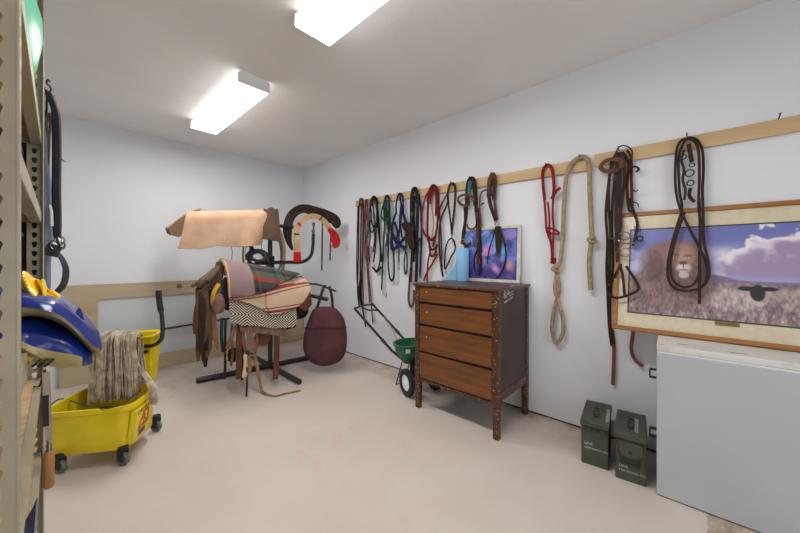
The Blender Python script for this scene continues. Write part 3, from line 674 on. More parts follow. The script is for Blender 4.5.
# 3 black bridle
k = Tack('bridle', 'black bridle hung third from the corner end of the rail', 'bridle', 374, 197)
k.strap('crownpiece', 'blackweb', [(370.8,212),(370.4,204),(372,198.5),(374.3,197),(376.4,200),(378,212),(378.2,225),(380.5,248),(381.6,262)], .026, .045)
k.strap('cheek_strap', 'blackweb', [(370.8,210),(371.6,222),(374.2,229),(374.8,240),(373,252)], .018, .04)
k.strap('noseband', 'blackweb', [(372.8,205),(375,222),(372.6,232),(370,228),(371.2,212)], .014, .052)
k.strap('rein', 'blackweb', [(377.6,201),(379.2,225),(380.4,252),(379,266),(376,271),(372,267)], .016, .036)
k.strap('chin_strap', 'blackweb', [(373.6,268),(376.5,271.5),(381.4,267)], .022, .048)
k.cord('throat_cord', 'blackm', [(370,201),(366.6,199.5),(365.6,204),(366.6,220),(368.8,230),(365,240),(364.2,250),(366,259),(370.5,257),(371,246)], .004, .05)
k.strap('crownpiece', 'blackweb', [(372,206),(372.6,199.6),(375,199),(376.6,206),(377,228)], .024, .052)
k.strap('cheek_strap', 'blackweb', [(369.4,208),(369,224),(370.4,236),(368.6,250),(370,262)], .016, .054)
k.strap('curb_strap', 'blackweb', [(373.6,212),(376,230),(375.4,246),(373.6,262)], .018, .056)
k.ring(370.8,229.5,.013); k.ring(371.6,248,.013); k.buckle(374.4,266)
# 4 green halter with lead
k = Tack('halter', 'dark green halter with a long green lead hung fourth on the rail', 'halter', 387, 196)
k.strap('crown_strap', 'greenweb', [(384.5,222),(383.9,205),(385.4,198),(387.3,196),(389,199),(389.4,212),(388.8,234)], .024, .044)
k.strap('nose_strap', 'greenweb', [(384.3,203),(381.8,210),(381.6,217),(385,220),(387.6,214),(386,207)], .018, .052)
k.strap('lead', 'greenweb', [(386.2,200),(384.8,222),(383.2,250),(382.4,272),(381.6,290)], .020, .038)
k.strap('lead', 'greenweb', [(388.6,215),(388.6,238),(388.2,262),(389.4,276),(391.8,280.5),(394,275),(393.8,256),(392,240),(390.2,222),(389.4,204)], .021, .05)
k.cord('chain', 'steel', [(386.5,222),(385.4,230),(387,238),(385.6,246),(387.2,254),(388,262)], .007, .056)
k.cord('wire', 'steel', [(381.6,289),(382.6,291.5),(386,297.5),(386.6,293)], .003, .036)
k.strap('throat_strap', 'greenweb', [(387,200),(386,216),(388.4,230),(386.4,246)], .020, .056)
k.ring(386.5,228,.014); k.ring(388,246,.014); k.buckle(388,256)
# 5 navy halter
k = Tack('halter', 'navy blue halter with crossed nose straps hung fifth on the rail', 'halter', 399.5, 194)
k.strap('crown_strap', 'navyweb', [(396.4,213),(396,206),(397.2,198),(399.6,193.6),(402.4,196.5),(403.2,206),(403.4,216)], .020, .042)
k.strap('cheek_strap', 'navyweb', [(396.4,212),(393,222),(392.2,232),(395,238)], .026, .046)
k.strap('cheek_strap', 'navyweb', [(403.6,214),(406.8,226),(407.2,240)], .024, .046)
k.strap('nose_strap', 'navyweb', [(391.2,234),(396,241),(402,246.5),(407,248)], .032, .052)
k.strap('nose_strap', 'navyweb', [(391.8,250),(397,247),(402,241),(407,236)], .032, .056)
k.strap('chin_strap', 'navyweb', [(392.6,231),(391,241),(391.8,250)], .030, .058)
k.strap('lead', 'greenweb', [(401.2,204),(399.6,218),(399,244),(398.8,262)], .016, .036)
k.strap('lead', 'greenweb', [(402.5,210),(405,226),(405.8,246),(404.2,262),(405.2,274),(407,268),(406.6,252)], .016, .034)
k.strap('throat_strap', 'navyweb', [(400,196),(401.6,210),(400.4,226),(402,238)], .020, .05)
k.strap('cheek_strap', 'navyweb', [(394.4,222),(397.6,232),(395.6,244)], .024, .06)
k.snap(398.8,262,.08); k.ring(396,213,.015); k.ring(403.6,215,.015); k.ring(397,246,.015); k.buckle(405.4,250)
# 6 dark harness with leather pads
k = Tack('harness', 'dark navy and brown strap harness hanging down behind the dresser corner', 'harness', 414.5, 188)
k.strap('neck_strap', 'blackweb', [(411.6,226),(411.2,205),(412,194),(414.4,188.8),(416.8,192),(417.6,206),(417.2,232)], .036, .046)
k.strap('neck_strap', 'blackweb', [(416.6,232),(417,250),(416.6,268),(416,282)], .034, .040)
k.strap('strap', 'navyweb', [(418.5,194),(421,210),(421.6,236),(420.6,258),(420,276)], .022, .036)
k.strap('leather_pad', 'leatherdark', [(402.6,227),(405.4,225),(409.2,229),(411.6,238),(412.4,249)], .058, .055, .010)
k.strap('leather_strap', 'leatherdark', [(409.8,222),(412.6,240),(411.6,262),(410.4,282)], .030, .044)
k.strap('strap_tail', 'leatherchaps', [(410.8,268),(409.2,286),(408.6,300),(410.4,306.5),(413.4,303),(414.2,290)], .024, .034)
k.strap('strap', 'blackweb', [(412,242),(417,240.5),(421.5,239)], .026, .052)
k.strap('leather_pad', 'leatherdark', [(404.4,236),(408,240),(411,247)], .040, .06, .010)
k.strap('strap', 'blackweb', [(414.4,196),(413.6,216),(414.6,238),(413.4,262)], .026, .034)
k.ring(412,214,.016,.004,.052); k.buckle(417.3,206); k.buckle(411.6,266,.03,.03); k.ring(412.4,190,.02,.003,.05,'blackm'); k.snap(420.2,272,.07)
# 7 red halter
k = Tack('halter', 'dark red halter with red lead rope hung above the dresser edge', 'halter', 433, 186)
k.strap('crown_strap', 'redweb', [(427.6,202),(428.8,194),(431,188),(433.6,186),(436.4,188.5),(438.2,196),(437.8,214)], .030, .046)
k.strap('cheek_strap', 'redweb', [(428.4,196),(427.6,216),(427.6,236),(430,246)], .022, .042)
k.strap('cheek_strap', 'redweb', [(438,212),(437.2,226),(435.4,236),(433,247)], .022, .044)
k.cord('cord', 'redrope', [(430,190),(426,196),(422.6,208),(420.8,220),(423,230),(427,237),(431,239)], .008, .036)
k.strap('nose_strap', 'redweb', [(427.6,236),(431.4,240),(435.6,236)], .022, .052)
k.strap('chin_strap', 'redweb', [(429.6,247),(431,256),(435,254),(436.6,246)], .018, .056)
k.cord('lead_rope', 'redrope', [(430.6,250),(428.2,260),(427.4,270),(426.8,284)], .008, .040)
k.cord('lead_rope', 'redrope', [(437.2,254),(432,264),(426.6,273),(423.6,281)], .008, .034)
k.cord('thin_cord', 'leathertan', [(433.4,190),(431.6,206),(433.8,222),(431.8,238)], .004, .038)
k.strap('crown_strap', 'redweb', [(430,204),(431.6,193),(434.2,190),(436.2,196),(435.6,216)], .016, .05)
k.strap('chin_strap', 'leatherdark', [(428.6,246),(433,249.6),(438,245)], .018, .06)
k.ring(430,247,.016); k.ring(436.6,246,.014); k.ring(431,240,.012); k.ring(433.4,252,.016); k.buckle(437.8,205)
# 8 black and brown bridle
k = Tack('bridle', 'thin dark bridle hanging in a loop to the side of the blue paper roll', 'bridle', 452, 183)
k.strap('crownpiece', 'leatherdark', [(448.4,204),(447.8,194),(449.4,186),(452,183.4),(454.8,186),(455.4,194),(454,212),(452.2,228),(451.6,234)], .020, .044)
k.strap('rein', 'leatherdark', [(448.2,200),(445.6,208),(441.4,217),(439.4,230),(439.2,246),(441,266),(443.2,277)], .016, .040)
k.strap('rein', 'leather', [(448.4,192),(441.6,204),(439.6,212),(440.8,232),(441.6,252),(442,270)], .014, .034)
k.strap('cheek_strap', 'leatherdark', [(448,202),(450,216),(451.4,230)], .014, .050)
k.strap('chin_loop', 'blackweb', [(451.6,238),(447.6,242),(445.2,252),(444.6,268),(447,266),(451,257),(455,250),(454.8,243),(452.6,239)], .012, .050)
k.ring(451.8,233.5,.015); k.snap(451.8,234,.05); k.ring(453.4,241,.012); k.buckle(453.2,222); k.buckle(441.4,262)
# 9 brown headstall with teal tape
k = Tack('bridle', 'brown braided bridle with teal tape at its crown, hanging behind the paper roll', 'bridle', 471, 178)
k.strap('crownpiece', 'leatherdark', [(466.6,206),(467,190),(468.6,181),(471.2,178.4),(474,180.5),(475.4,190),(476.4,212)], .030, .044)
k.strap('teal_binding', 'teal', [(470,181),(469.4,187),(469,194)], .026, .052)
k.strap('browband', 'leather', [(468,205.5),(461.4,204.6),(457.8,199.4),(461,195.6),(467,194.8),(473,197.4),(475,200.4)], .018, .056)
k.strap('cheek_strap', 'leatherdark', [(466.8,202),(466,216),(464,230),(461.8,244)], .026, .048)
k.strap('cheek_strap', 'leather', [(475.6,200),(477,222),(478,246),(477.8,264),(479,278)], .022, .040)
k.cord('throat_latch', 'leatherdark', [(466.8,224),(468.4,228),(472,229),(475.6,226),(477,218)], .005, .048)
k.cord('curb_strap', 'leatherdark', [(478,248),(474.4,258),(475,270),(480,277),(482.6,268)], .006, .042)
k.strap('rein', 'leatherdark', [(479.6,230),(481,250),(478.6,266),(483.4,279)], .014, .034)
k.strap('crownpiece', 'leatherdark', [(468.6,206),(468.8,194),(470,186),(472.4,184),(474,190),(474.4,206)], .020, .05)
k.strap('cheek_strap', 'leatherdark', [(464.4,206),(465,220),(462.6,234)], .018, .054)
k.strap('noseband', 'leatherdark', [(462,240),(466,246),(471,243)], .018, .058)
k.strap('cheek_strap', 'leatherdark', [(477.6,208),(480,226),(479,246),(481,262),(478.4,276)], .020, .046)
b = MB(); p0 = onwall(462.4,239,.055); p1 = onwall(469.4,244,.055); b.tube([p0, (p0+p1)/2+Vector((0,0,-.012)), p1], .005, 7); k_ = b.build('bit', 'steel', k.t)
k.ring(462.6,241,.019,.0035,.055); k.ring(468.6,241.5,.019,.0035,.055); k.ring(478,240.5,.010); k.buckle(476,214)
# 10 wide brown headstall
k = Tack('bridle', 'wide brown bridle hanging in front of the small blue picture', 'bridle', 492.5, 174)
k.strap('crownpiece', 'leather', [(488.6,197),(488.8,186),(490,178),(492.6,174.4),(494.8,178),(494.4,190),(494,200)], .030, .044)
k.strap('cheek_strap', 'leatherdark', [(488.6,194),(490.2,204),(493.4,214),(496,221)], .026, .048)
k.strap('cheek_strap', 'leather', [(493.8,196),(495.4,208),(497.2,220)], .020, .042)
k.strap('ear_loop', 'leather', [(489.4,190),(484.6,190.2),(481,193.4),(479.6,201),(480,212),(481.6,226)], .012, .050)
k.strap('keeper_tail', 'leatherdark', [(481,205.5),(482.6,203.4),(484.4,203.8)], .010, .054)
k.strap('chin_strap', 'leatherdark', [(496.6,227),(497,238),(498,254)], .026, .046)
k.cord('rein', 'leatherdark', [(498,227),(501.6,234),(505,246),(505.8,258),(502.6,270),(497,278),(490.4,280.5),(484,276)], .006, .046)
k.cord('rein', 'leatherdark', [(495.6,228),(492,240),(488.6,252),(487.2,264)], .004, .042)
k.strap('crownpiece', 'leatherdark', [(490.6,196),(490.8,186),(492.6,179),(494.2,184),(493,198)], .018, .05)
k.strap('chin_strap', 'leatherdark', [(499.4,226),(500.4,238),(499.6,250)], .016, .05)
k.ring(496.8,224,.020,.004,.050); k.buckle(498,254); k.buckle(489,190,.03,.03)
# 11 red rope halter
k = Tack('rope_halter', 'bright red rope halter looped over the rail beside the tan rope', 'halter', 546.6, 165)
k.cord('crown_loop', 'redrope', [(544.6,200),(542.8,182),(543,170.5),(546.4,165),(550.4,166),(552.8,173),(554,188),(553,198)], .010, .042)
k.cord('cheek_rope', 'redrope', [(544.2,198),(545.6,216),(546.6,230),(551,244),(552.2,262)], .007, .040)
k.cord('cheek_rope', 'redrope', [(547.8,202),(549.4,218),(549.6,232),(552.2,248)], .006, .044)
k.cord('cheek_rope', 'redrope', [(553,198),(552.6,216),(553.8,230),(552.8,246),(553,262)], .007, .046)
k.cord('nose_rope', 'redrope', [(545.4,229),(550,228),(557,231),(558.8,234),(552,233.6),(546.6,230.4)], .007, .054)
k.cord('knot', 'redrope', [(551.4,199),(553.6,195),(556.4,191),(560.4,187.6)], .010, .056)
k.cord('knot', 'redrope', [(551,260),(554.4,258.8),(554,262.6),(550.8,262)], .010, .054)
# 12 tan rope
k = Tack('rope', 'thick tan cotton rope with a knot and a twisted loop end', 'rope', 580.5, 157)
k.cord('rope', 'rope', [(558,268),(560.6,259),(562.6,238),(564,204),(566.2,178),(571.4,164),(580,157.2),(586.6,158.6),(589.4,170),(589.8,192),(591.4,228),(591.4,242),(589.2,262),(590.6,290)], .0155, (.05,.036), n=10)
k.cord('loop_end', 'rope', [(555.6,270),(558.4,280),(559,291),(556,302),(553,316),(552,331),(556.6,343.4),(562.8,333),(562.6,318),(558.6,303),(555,291),(555.6,279),(558.4,270)], .0135, .042, n=10)
for dx, dy, ax_ in ((-.3,-1.2,(.25,.35,1)),(.5,1.4,(-.2,-.4,1)),(0,0,(.3,1,.35))): k.ring(591.6+dx, 239.6+dy, .021, .0115, .046, 'rope', 'knot', ax_)
for dx, dy, ax_ in ((0,-1.4,(.2,.3,1)),(0,1.4,(.2,-.4,1))): k.ring(555.4+dx, 269.4+dy, .020, .0115, .048, 'rope', 'knot', ax_)
WK[0] = 1.08
# 13 dark brown bridle with a bit
k = Tack('bridle', 'dark brown bridle with a steel bit and red-ended reins, hanging at the picture corner', 'bridle', 619, 149)
k.strap('browband', 'leather', [(618.6,170.4),(606,171),(600.8,167.6),(604,162),(612,159.4),(620.4,160.6),(621.6,168)], .026, .060)
k.strap('rein', 'leatherdark', [(617,152),(611.4,164),(607.8,190),(605.8,214),(607.4,240),(606.6,268),(607.6,292),(609.2,326),(611.6,346)], .015, .034, pic=False)
k.strap('rein', 'leatherdark', [(618.6,154),(615.2,176),(612.4,206),(611.8,232),(613.2,262),(610.4,296),(610.2,322),(613.2,344)], .015, .038, pic=False)
k.strap('cheek_strap', 'leatherdark', [(619.6,152),(617.8,176),(616.2,206),(616.8,236),(617.6,262)], .020, .050)
k.strap('cheek_strap', 'leatherdark', [(621.4,152),(624.6,170),(622.6,196),(618.4,224),(616.2,246)], .018, .058)
k.strap('rein', 'leatherdark', [(622.6,152),(628.6,164),(627,186),(628.8,208),(632.4,212)], .016, .046)
k.strap('rein', 'leatherdark', [(616,156),(609.6,176),(608.6,204),(610.4,230),(610,256),(608.8,284)], .016, .044, pic=False)
k.strap('cheek_strap', 'leatherdark', [(622.4,154),(620.6,176),(619.6,200),(620.8,222),(619,240)], .017, .054)
k.strap('red_strap', 'redweb', [(626.8,150),(631,158),(631.4,180),(632.2,206)], .014, .032, pic=False)
k.strap('throat_latch', 'leatherdark', [(629,198),(634.4,214),(637.4,224),(635,238),(633,246)], .015, .050)
k.cord('hanging_ring', 'blackm', [(617,150),(622,145.6),(629,147.4),(632.4,153),(630,160),(623,162.6),(617.6,158)], .004, .058, True)
k.strap('ear_piece', 'leatherdark', [(628,168),(635,166.6),(638.8,169),(636,172)], .012, .050)
k.strap('chin_strap', 'leatherdark', [(621,264),(616,274),(608.6,290),(612,296.4),(619.6,297.6),(631,294),(638.6,288.4),(634,278),(626,266)], .014, .040)
k.strap('curb_strap', 'leatherdark', [(620.4,266),(623,278),(624.6,296)], .014, .048)
k.cord('keeper_lace', 'leatherdark', [(631,188),(635.6,191.4),(638,189.6)], .003, .046); k.cord('keeper_lace', 'leatherdark', [(633,202),(637.4,203.4),(638.4,207)], .003, .046)
for (xx, yy) in ((624.4,236),(625.6,252.6)): k.ring(xx, yy, .030, .0042, .050, axis=(-1,.1,0), sq=(.85,1))
b = MB(); b.tube(cr([onwall(x, y, .05) for x, y in ((610,238),(618,240),(624,243.6),(632,243),(639,243.6))], 4), .005, 7); b.build('bit', 'steel', k.t)
k.ring(640,238.6,.016,.0045,.052,'blackm'); k.buckle(637.4,229,.03,.03,.054,'blackm'); k.buckle(613,178,.03,.03); k.buckle(618,250,.026,.026,.06)
k.strap('rein_end', 'leatherred', [(611.4,326),(613.6,342),(613.8,358),(612.8,385)], .019, .026, .006, pic=False)
k.strap('rein_end', 'leatherred', [(634,326),(632.4,338),(631.4,350),(635.4,360),(643,366.4)], .019, .026, .006, pic=False)
WK[0] = .95
# 14 looped reins
k = Tack('reins', 'dark brown reins hanging in a crossed loop over the lion picture', 'reins', 687, 136)
k.strap('rein', 'leatherdark', [(686,138),(680,142),(676.4,152),(675.2,180),(677.6,200),(682.4,214),(691,232),(700.6,250),(706.6,266),(706.8,279),(700,288),(688,290.6),(676,289),(669.2,281),(667.6,266),(671.4,246),(677.6,224),(682,208),(679.4,190),(678.6,160),(682.4,145),(688,138.6),(695,142),(698.6,152),(699.4,176),(698.6,204),(700.4,222)], .0135, .046, .006)
k.strap('rein', 'leatherdark', [(688,137),(696.4,139.6),(702.2,150),(703.4,170),(702.4,190),(703.2,214),(703.8,240),(707.4,258),(709,273),(705,284),(697,289.6)], .0135, .040, .006)
k.strap('rein', 'leatherdark', [(684.6,212),(675.4,240),(670.6,264),(673,280),(684,287),(694,284),(700,272)], .0125, .052, .006)
k.strap('rein_end', 'leatherdark', [(699,198),(700.2,230),(699.6,262),(699.4,304)], .0145, .036, .006)
k.cord('chain', 'blackm', [(684,150),(681.4,160),(684,170),(682.6,180),(685.4,190),(684.2,200)], .006, .050)
k.strap('bit_strap', 'leatherdark', [(688.6,144),(690.4,154),(692,162)], .022, .052); k.strap('bit_strap', 'leatherdark', [(690.4,188),(689.4,196),(694.6,202)], .018, .052)
k.ring(692,165,.012,.003,.056,'blackm'); k.ring(689.6,173,.020,.0035,.054,'blackm'); k.ring(690.4,183,.016,.0035,.056,'blackm'); k.ring(683.4,157,.014,.003,.056,'blackm')
nail('bent nail sticking up from the bare stretch of rail above the lion picture', 779, 119)
# ------------------------------------------------------------------ steel shelving along the left wall
t = thing('shelving_unit', 'tan steel shelving unit with slotted corner posts, filling the near side of the room', 'shelving', (-.27, 1.5, 0))
YN, YF, XF, XB, PW = .90, 2.10, -.045, -.50, .049
def keyhole(cx, cz):          # teardrop slot: round top, narrow foot
    q = []
    for i in range(9): a = -.6+i*(math.pi+1.2)/8; q.append((cx+.0085*math.cos(a), cz+.0085*math.sin(a)))
    return q+[(cx-.0045, cz-.016), (cx+.0045, cz-.016)]
def angle_post(xc, yc, dx, dy):   # corner at (xc,yc); flanges run dx along X and dy along Y
    b = MB(); TH = .0024; Z = CZ-.12
    out = [(0,0),(PW,0),(PW,Z),(0,Z)]
    hs = [keyhole(PW*.55, .06+i*.0405) for i in range(int((Z-.1)/.0405))]
    vs, fs = plate(out, hs, TH)
    b.add([Vector((xc+dx*v.x, yc+dy*(TH/2+v.z), v.y)) for v in vs], fs)
    b.add([Vector((xc+dx*(TH/2+v.z), yc+dy*v.x, v.y)) for v in vs], fs)
    b.cyl(Vector((xc+dx*.002, yc+dy*.002, 0)), Vector((xc+dx*.002, yc+dy*.002, Z)), .0032, 8); return b
for xc, yc, dx, dy in ((XF-.002,YN,-1,1),(XF+.005,YF,-1,-1),(XB,YN,1,1),(XB,YF,1,-1)):
    if dy < 0:   # far posts turn their slotted flange to the viewer
        b = angle_post(xc, yc, dx, dy)
    else: b = angle_post(xc, yc, dx, dy)
    b.build('post', 'shelfpaint', t, True, 0, 35)
ZS = (1.79, 1.452, 1.035, .733, .405)
for z in ZS:
    b = MB(); b.box(XB+.004, XF-.004, YN+.004, YF-.004, z-.016, z-.002); s_ = b.build('shelf_board', 'chip', t, False)
    b = MB()
    for xa_, xb_ in ((XF-.0035,XF-.0015),(XB+.0015,XB+.0035)): b.box(xa_, xb_, YN+.003, YF-.003, z-.046, z)
    b.box(XF-.034, XF-.002, YN+.003, YF-.003, z-.048, z-.0455); b.box(XF-.020, XF-.002, YN+.003, YF-.003, z-.0015, z)
    b.box(XB+.002, XB+.034, YN+.003, YF-.003, z-.048, z-.0455)
    b.build('shelf_beam', 'shelfpaint', t, False, .001)
    b = MB()
    for y in (YN+.003, YF-.007): b.box(XB+.003, XF-.003, y, y+.004, z-.046, z-.016)
    b.build('end_beam', 'shelfpaint', t, False)
# things on the shelves
b = MB(); b.lathe([(0,0),(.215,.002),(.245,.02),(.272,.09),(.286,.18),(.285,.25),(.262,.34),(.25,.345),(.268,.25),(.27,.18),(.256,.09),(.22,.03),(0,.014)], (-.318,1.60,1.7915), (0,0,1), 48)
tag(b.build('plastic_tub', 'green_tub'), 'round translucent green plastic tub on the top shelf', 'tub')
def bin_(label, x0, x1, y0, y1, z, h):
    b = MB(); e = .015
    b.hexa([Vector((x0+e,y0+e,z)),Vector((x1-e,y0+e,z)),Vector((x1-e,y1-e,z)),Vector((x0+e,y1-e,z))],[Vector((x0,y0,z+h)),Vector((x1,y0,z+h)),Vector((x1,y1,z+h)),Vector((x0,y1,z+h))])
    t_ = thing('storage_bin', label, 'bin', ((x0+x1)/2,(y0+y1)/2,z)); b.build('body', 'bin', t_, False, .012)
    b = MB(); b.box(x0-.006, x1+.006, y0-.006, y1+.006, z+h, z+h+.018); b.build('lid', 'bin', t_, False, .006)
bin_('dark storage bin on the shelf above the feed sacks, behind the near post', -.44, -.100, 1.72, 2.03, 1.0375, .30)
bin_('dark storage bin on the second shelf from the top', -.44, -.100, 1.72, 2.03, 1.4545, .22)
def sack(st, y0, y1, band, n=28, wr=.006, seed=0):   # st: (x, zlow, zhigh); band(angle, x) -> material index
    b = MB(); S = cr([Vector(q) for q in st], 5); vs = []; K = len(S)
    for i, q in enumerate(S):
        zm = (q.y+q.z)/2; hz = max(.003, (q.z-q.y)/2); hy = (y1-y0)/2; u = i/(K-1)
        pin = 1-.20*max(0, (u-.75)/.25)**2
        for j in range(n):
            a = 2*math.pi*j/n; ca, sa = math.cos(a), math.sin(a)
            py_ = math.copysign(abs(ca)**.62, ca)*hy*pin; pz = math.copysign(abs(sa)**.75, sa)*hz
            w = mn.noise(Vector((q.x*22+seed, a*1.6, seed)))*wr+mn.noise(Vector((q.x*50, a*4, seed+3)))*wr*.5
            vs.append(Vector((q.x+w*.5, (y0+y1)/2+py_+w*ca*1.2, zm+pz+w*sa)))
    fs = []; ms = []
    for i in range(K-1):
        for j in range(n):
            fs.append((i*n+j, i*n+(j+1)%n, (i+1)*n+(j+1)%n, (i+1)*n+j)); ms.append(band(2*math.pi*(j+.5)/n, S[i].x))
    fs += [tuple(range(n-1,-1,-1)), tuple((K-1)*n+j for j in range(n))]; ms += [0, 0]
    b.add(vs, fs); b.m = ms; return b
YS = 1.12
def st_(rows): return [(ony(x,1,YS).x, ony(x,lo,YS).z, ony(x,hi,YS).z) for x, hi, lo in rows]
rows_up = [(20,293,322),(44,296.4,324),(63,304,330),(80,318,346),(92,329,358),(99,336,362),(103.5,341,357)]
rows_lo = [(20,321,357),(32,322,370),(50,327,374.5),(74,334,375.5),(86,345,374),(94,356,369)]
def band_up(a, x): return 1 if (math.pi < a < math.pi*1.60 and .0 < x+1) and a > math.pi*1.02 and x < .075 else 0
def band_lo(a, x): return 1 if math.pi*1.0 < a < math.pi*1.75 and x < .040 else 0
t_ = thing('feed_sack', 'shiny blue feed sack with a tan underside, lying on top of another sack', 'sack', (-.15, 1.3, 1.12))
s0 = st_(rows_up); s0 = [(-.42,1.125,1.155),(-.40,1.11,1.18),(-.25,1.10,1.20),(-.13,1.108,1.19)]+s0
sack(s0, YS, YS+.40, band_up, seed=2).build('sack', ['blue','olivetan'], t_)
b = MB(); pe = [ony(79,307.6,YS+.02), ony(76,313,YS+.02), ony(84,321,YS+.02), ony(82,312,YS+.02)]
b.sheet(lambda u, v: pe[0]*(1-u)*(1-v)+pe[1]*u*(1-v)+pe[3]*(1-u)*v+pe[2]*u*v+Vector((0,.02*v,0)), 4, 4, .003); b.build('corner_ear', 'blue', t_)
t_ = thing('feed_sack', 'blue feed sack with a cream printed label, underneath the other sack', 'sack', (-.15, 1.3, 1.035))
s1 = st_(rows_lo); s1 = [(-.42,1.055,1.08),(-.40,1.042,1.10),(-.25,1.0385,1.105),(-.13,1.0385,1.105),(-.072,1.036,1.108)]+s1[1:]
so = sack(s1, YS, YS+.40, band_lo, seed=9).build('sack', ['blue','cream'], t_)
b = MB()
for i, (xa_, xb_) in enumerate(((33,43),(39,49),(45,55),(22,30))):
    p0 = ony(xa_-1, 366.5, YS+.012); p1 = ony(xb_-1, 358.5, YS+.006)
    if i == 3: p0 = ony(24,362,YS+.01); p1 = ony(30,356.5,YS+.004)
    b.strap([p0, (p0+p1)/2+Vector((0,-.006,0)), p1], .006 if i < 3 else .016, .002, (0,-1,.3), mi=0 if i < 3 else 1)
b.build('printed_bars', ['ink','mustard'], t_)
# yellow film crumpled on the sacks
OUT = [(20,300),(20,273),(27,277.5),(34,281.5),(38,282.5),(41.4,279.2),(42.6,283),(44,288.6),(51,292.5),(60.4,298.6),(46,299.6),(34,298)]
def yf(u, v):
    xs = [20,27,34,38,41.4,43,46,52,60.4]; tp = [272,277,281,282.6,279.4,284,290,293.5,298]; bt = [301,300,300,300,300.4,300.6,300.6,300.2,299.2]
    q = u*(len(xs)-1); i = min(int(q), len(xs)-2); f = q-i
    x = xs[i]*(1-f)+xs[i+1]*f; a = tp[i]*(1-f)+tp[i+1]*f; c = bt[i]*(1-f)+bt[i+1]*f
    p = ony(x, c*(1-v)+a*v, YS+.06); p.y += .10*v+.025*math.sin(u*14+v*5); p.z += .003*math.sin(u*23)*v; return p
b = MB(); b.sheet(yf, 32, 10, .003)
tag(b.build('plastic_bag', 'yellowfilm'), 'crumpled yellow plastic bag on top of the blue sacks', 'bag')
b = MB()   # dark scoop lying on the lowest shelf
c0 = Vector((-.052,1.33,.4065)); P = []
b.sheet(lambda u, v: c0+Vector((-.075+.085*u, .02+.17*v, .006+.07*(2*abs(u-.5))**2+.012*v)), 10, 6, .004)
sc_ = thing('scoop', 'dark blue-grey feed scoop lying on the lowest shelf', 'scoop', c0); b.build('bowl', 'bluedark', sc_)
b = MB(); b.tube(cr([c0+Vector((-.035,.19,.016)), c0+Vector((-.04,.26,.03)), c0+Vector((-.045,.34,.03))], 4), .011, 8); b.build('handle', 'bluedark', sc_)
# rasp hanging from the shelf edge
YR = 1.93
def q_(x, y): return ony(x, y, YR)
t_ = thing('rasp', 'long pale rasp with a wooden handle hanging from the shelf beside the mop bucket', 'rasp', q_(48.6,488))
b = MB(); b.strap([q_(46,372), q_(47,400), q_(48.6,432), q_(49,442)], .022, .007, (0,-1,0), scale=[1,1,.9,.7]); b.build('blade', 'palewood', t_)
b = MB(); b.strap([q_(45.6,395), q_(46,426)], .017, .012, (0,-1,0)); b.build('toothed_face', 'ink', t_)
b = MB(); b.lathe([(.006,0),(.009,.004),(.006,.012),(.010,.020),(.007,.032),(.011,.042)], q_(49,440), (0,0,-1), 12); b.build('ferrule', 'steel', t_)
zt_, zb_ = q_(48.6,450).z, q_(48.6,488).z; L_ = zt_-zb_
b = MB(); b.lathe([(0,0),(.012,.002),(.0175,.014),(.016,L_*.4),(.0175,L_*.75),(.013,L_-.003),(0,L_)], q_(48.7,488), (0,0,1), 16); b.build('handle', 'toolwood', t_)
b = MB(); b.tube(cr([q_(46,374), q_(44.6,370), Vector((XF-.004, YR+.01, .735)), Vector((XF-.02, YR+.012, .738))], 4), .003, 6); b.build('hanging_loop', 'blackm', t_)
# gear hanging on the far post
YH = 2.18
def h_(x, y, dy=0): return ony(x, y, YH+dy)
t_ = thing('garment', 'blue-grey cloth garment hanging on the far end of the shelving', 'garment', h_(47,300))
b = MB(); rows = [(128,43.5,47),(140,43.5,48.5),(165,43.5,50),(190,43.5,51.5),(215,43.5,52.6),(240,43.5,52.6),(265,43.5,51),(285,43.5,50.6),(301,43.5,50.6)]; vs = []; n = 16
RR = cr([Vector(r) for r in rows], 4)
for r in RR:
    xa_ = ony(r.y-6, r.x, YH).x; xb_ = ony(r.z, r.x, YH).x; z = ony(r.z, r.x, YH).z; hx = (xb_-xa_)/2
    for j in range(n):
        a = 2*math.pi*j/n; w = 1+.16*mn.noise(Vector((a*2, z*9, 4)))
        vs.append(Vector(((xa_+xb_)/2+hx*math.cos(a)*w, YH+.10+.085*math.sin(a)*w, z)))
fs = [(i*n+j, i*n+(j+1)%n, (i+1)*n+(j+1)%n, (i+1)*n+j) for i in range(len(RR)-1) for j in range(n)]+[tuple(range(n-1,-1,-1)), tuple((len(RR)-1)*n+j for j in range(n))]
b.add(vs, fs); b.build('cloth', 'bluedark', t_)
b = MB(); b.strap([h_(50,205,-.01), h_(51.6,212,-.01), h_(52,226,-.01)], .010, .003, (.6,-.8,0)); b.build('pale_tag', 'dash', t_)
b = MB(); b.tube(cr([h_(45,130,.08), h_(46.5,112,.06), h_(47,96,.03), h_(46.4,90,.0)], 4), .004, 6); b.build('hanger_loop', 'blackm', t_)
t_ = thing('dark_cloth', 'black cloth hanging behind the far slotted post of the shelving', 'cloth', (-.2, 2.14, 1.06))
b = MB(); b.sheet(lambda u, v: (-.40+.362*u, 2.135+.018*math.sin(u*17+v*2)+.01*v, 1.10+.92*v), 30, 12, .006); b.build('cloth', 'jack', t_)
t_ = thing('wire_hook', 'dark wire hook at the top of the far shelving post', 'hook', h_(47,84))
b = MB(); b.tube(cr([h_(44,92), h_(47.5,92.5), h_(51,90), h_(49.6,86), h_(46.6,83.4), h_(47.6,79.8), h_(50,81.6)], 5), .0035, 6); b.build('wire', 'blackm', t_)
t_ = thing('nylon_strap', 'thick charcoal nylon strap with a buckle, hanging from the hook on the far shelving post', 'strap', h_(57,250))
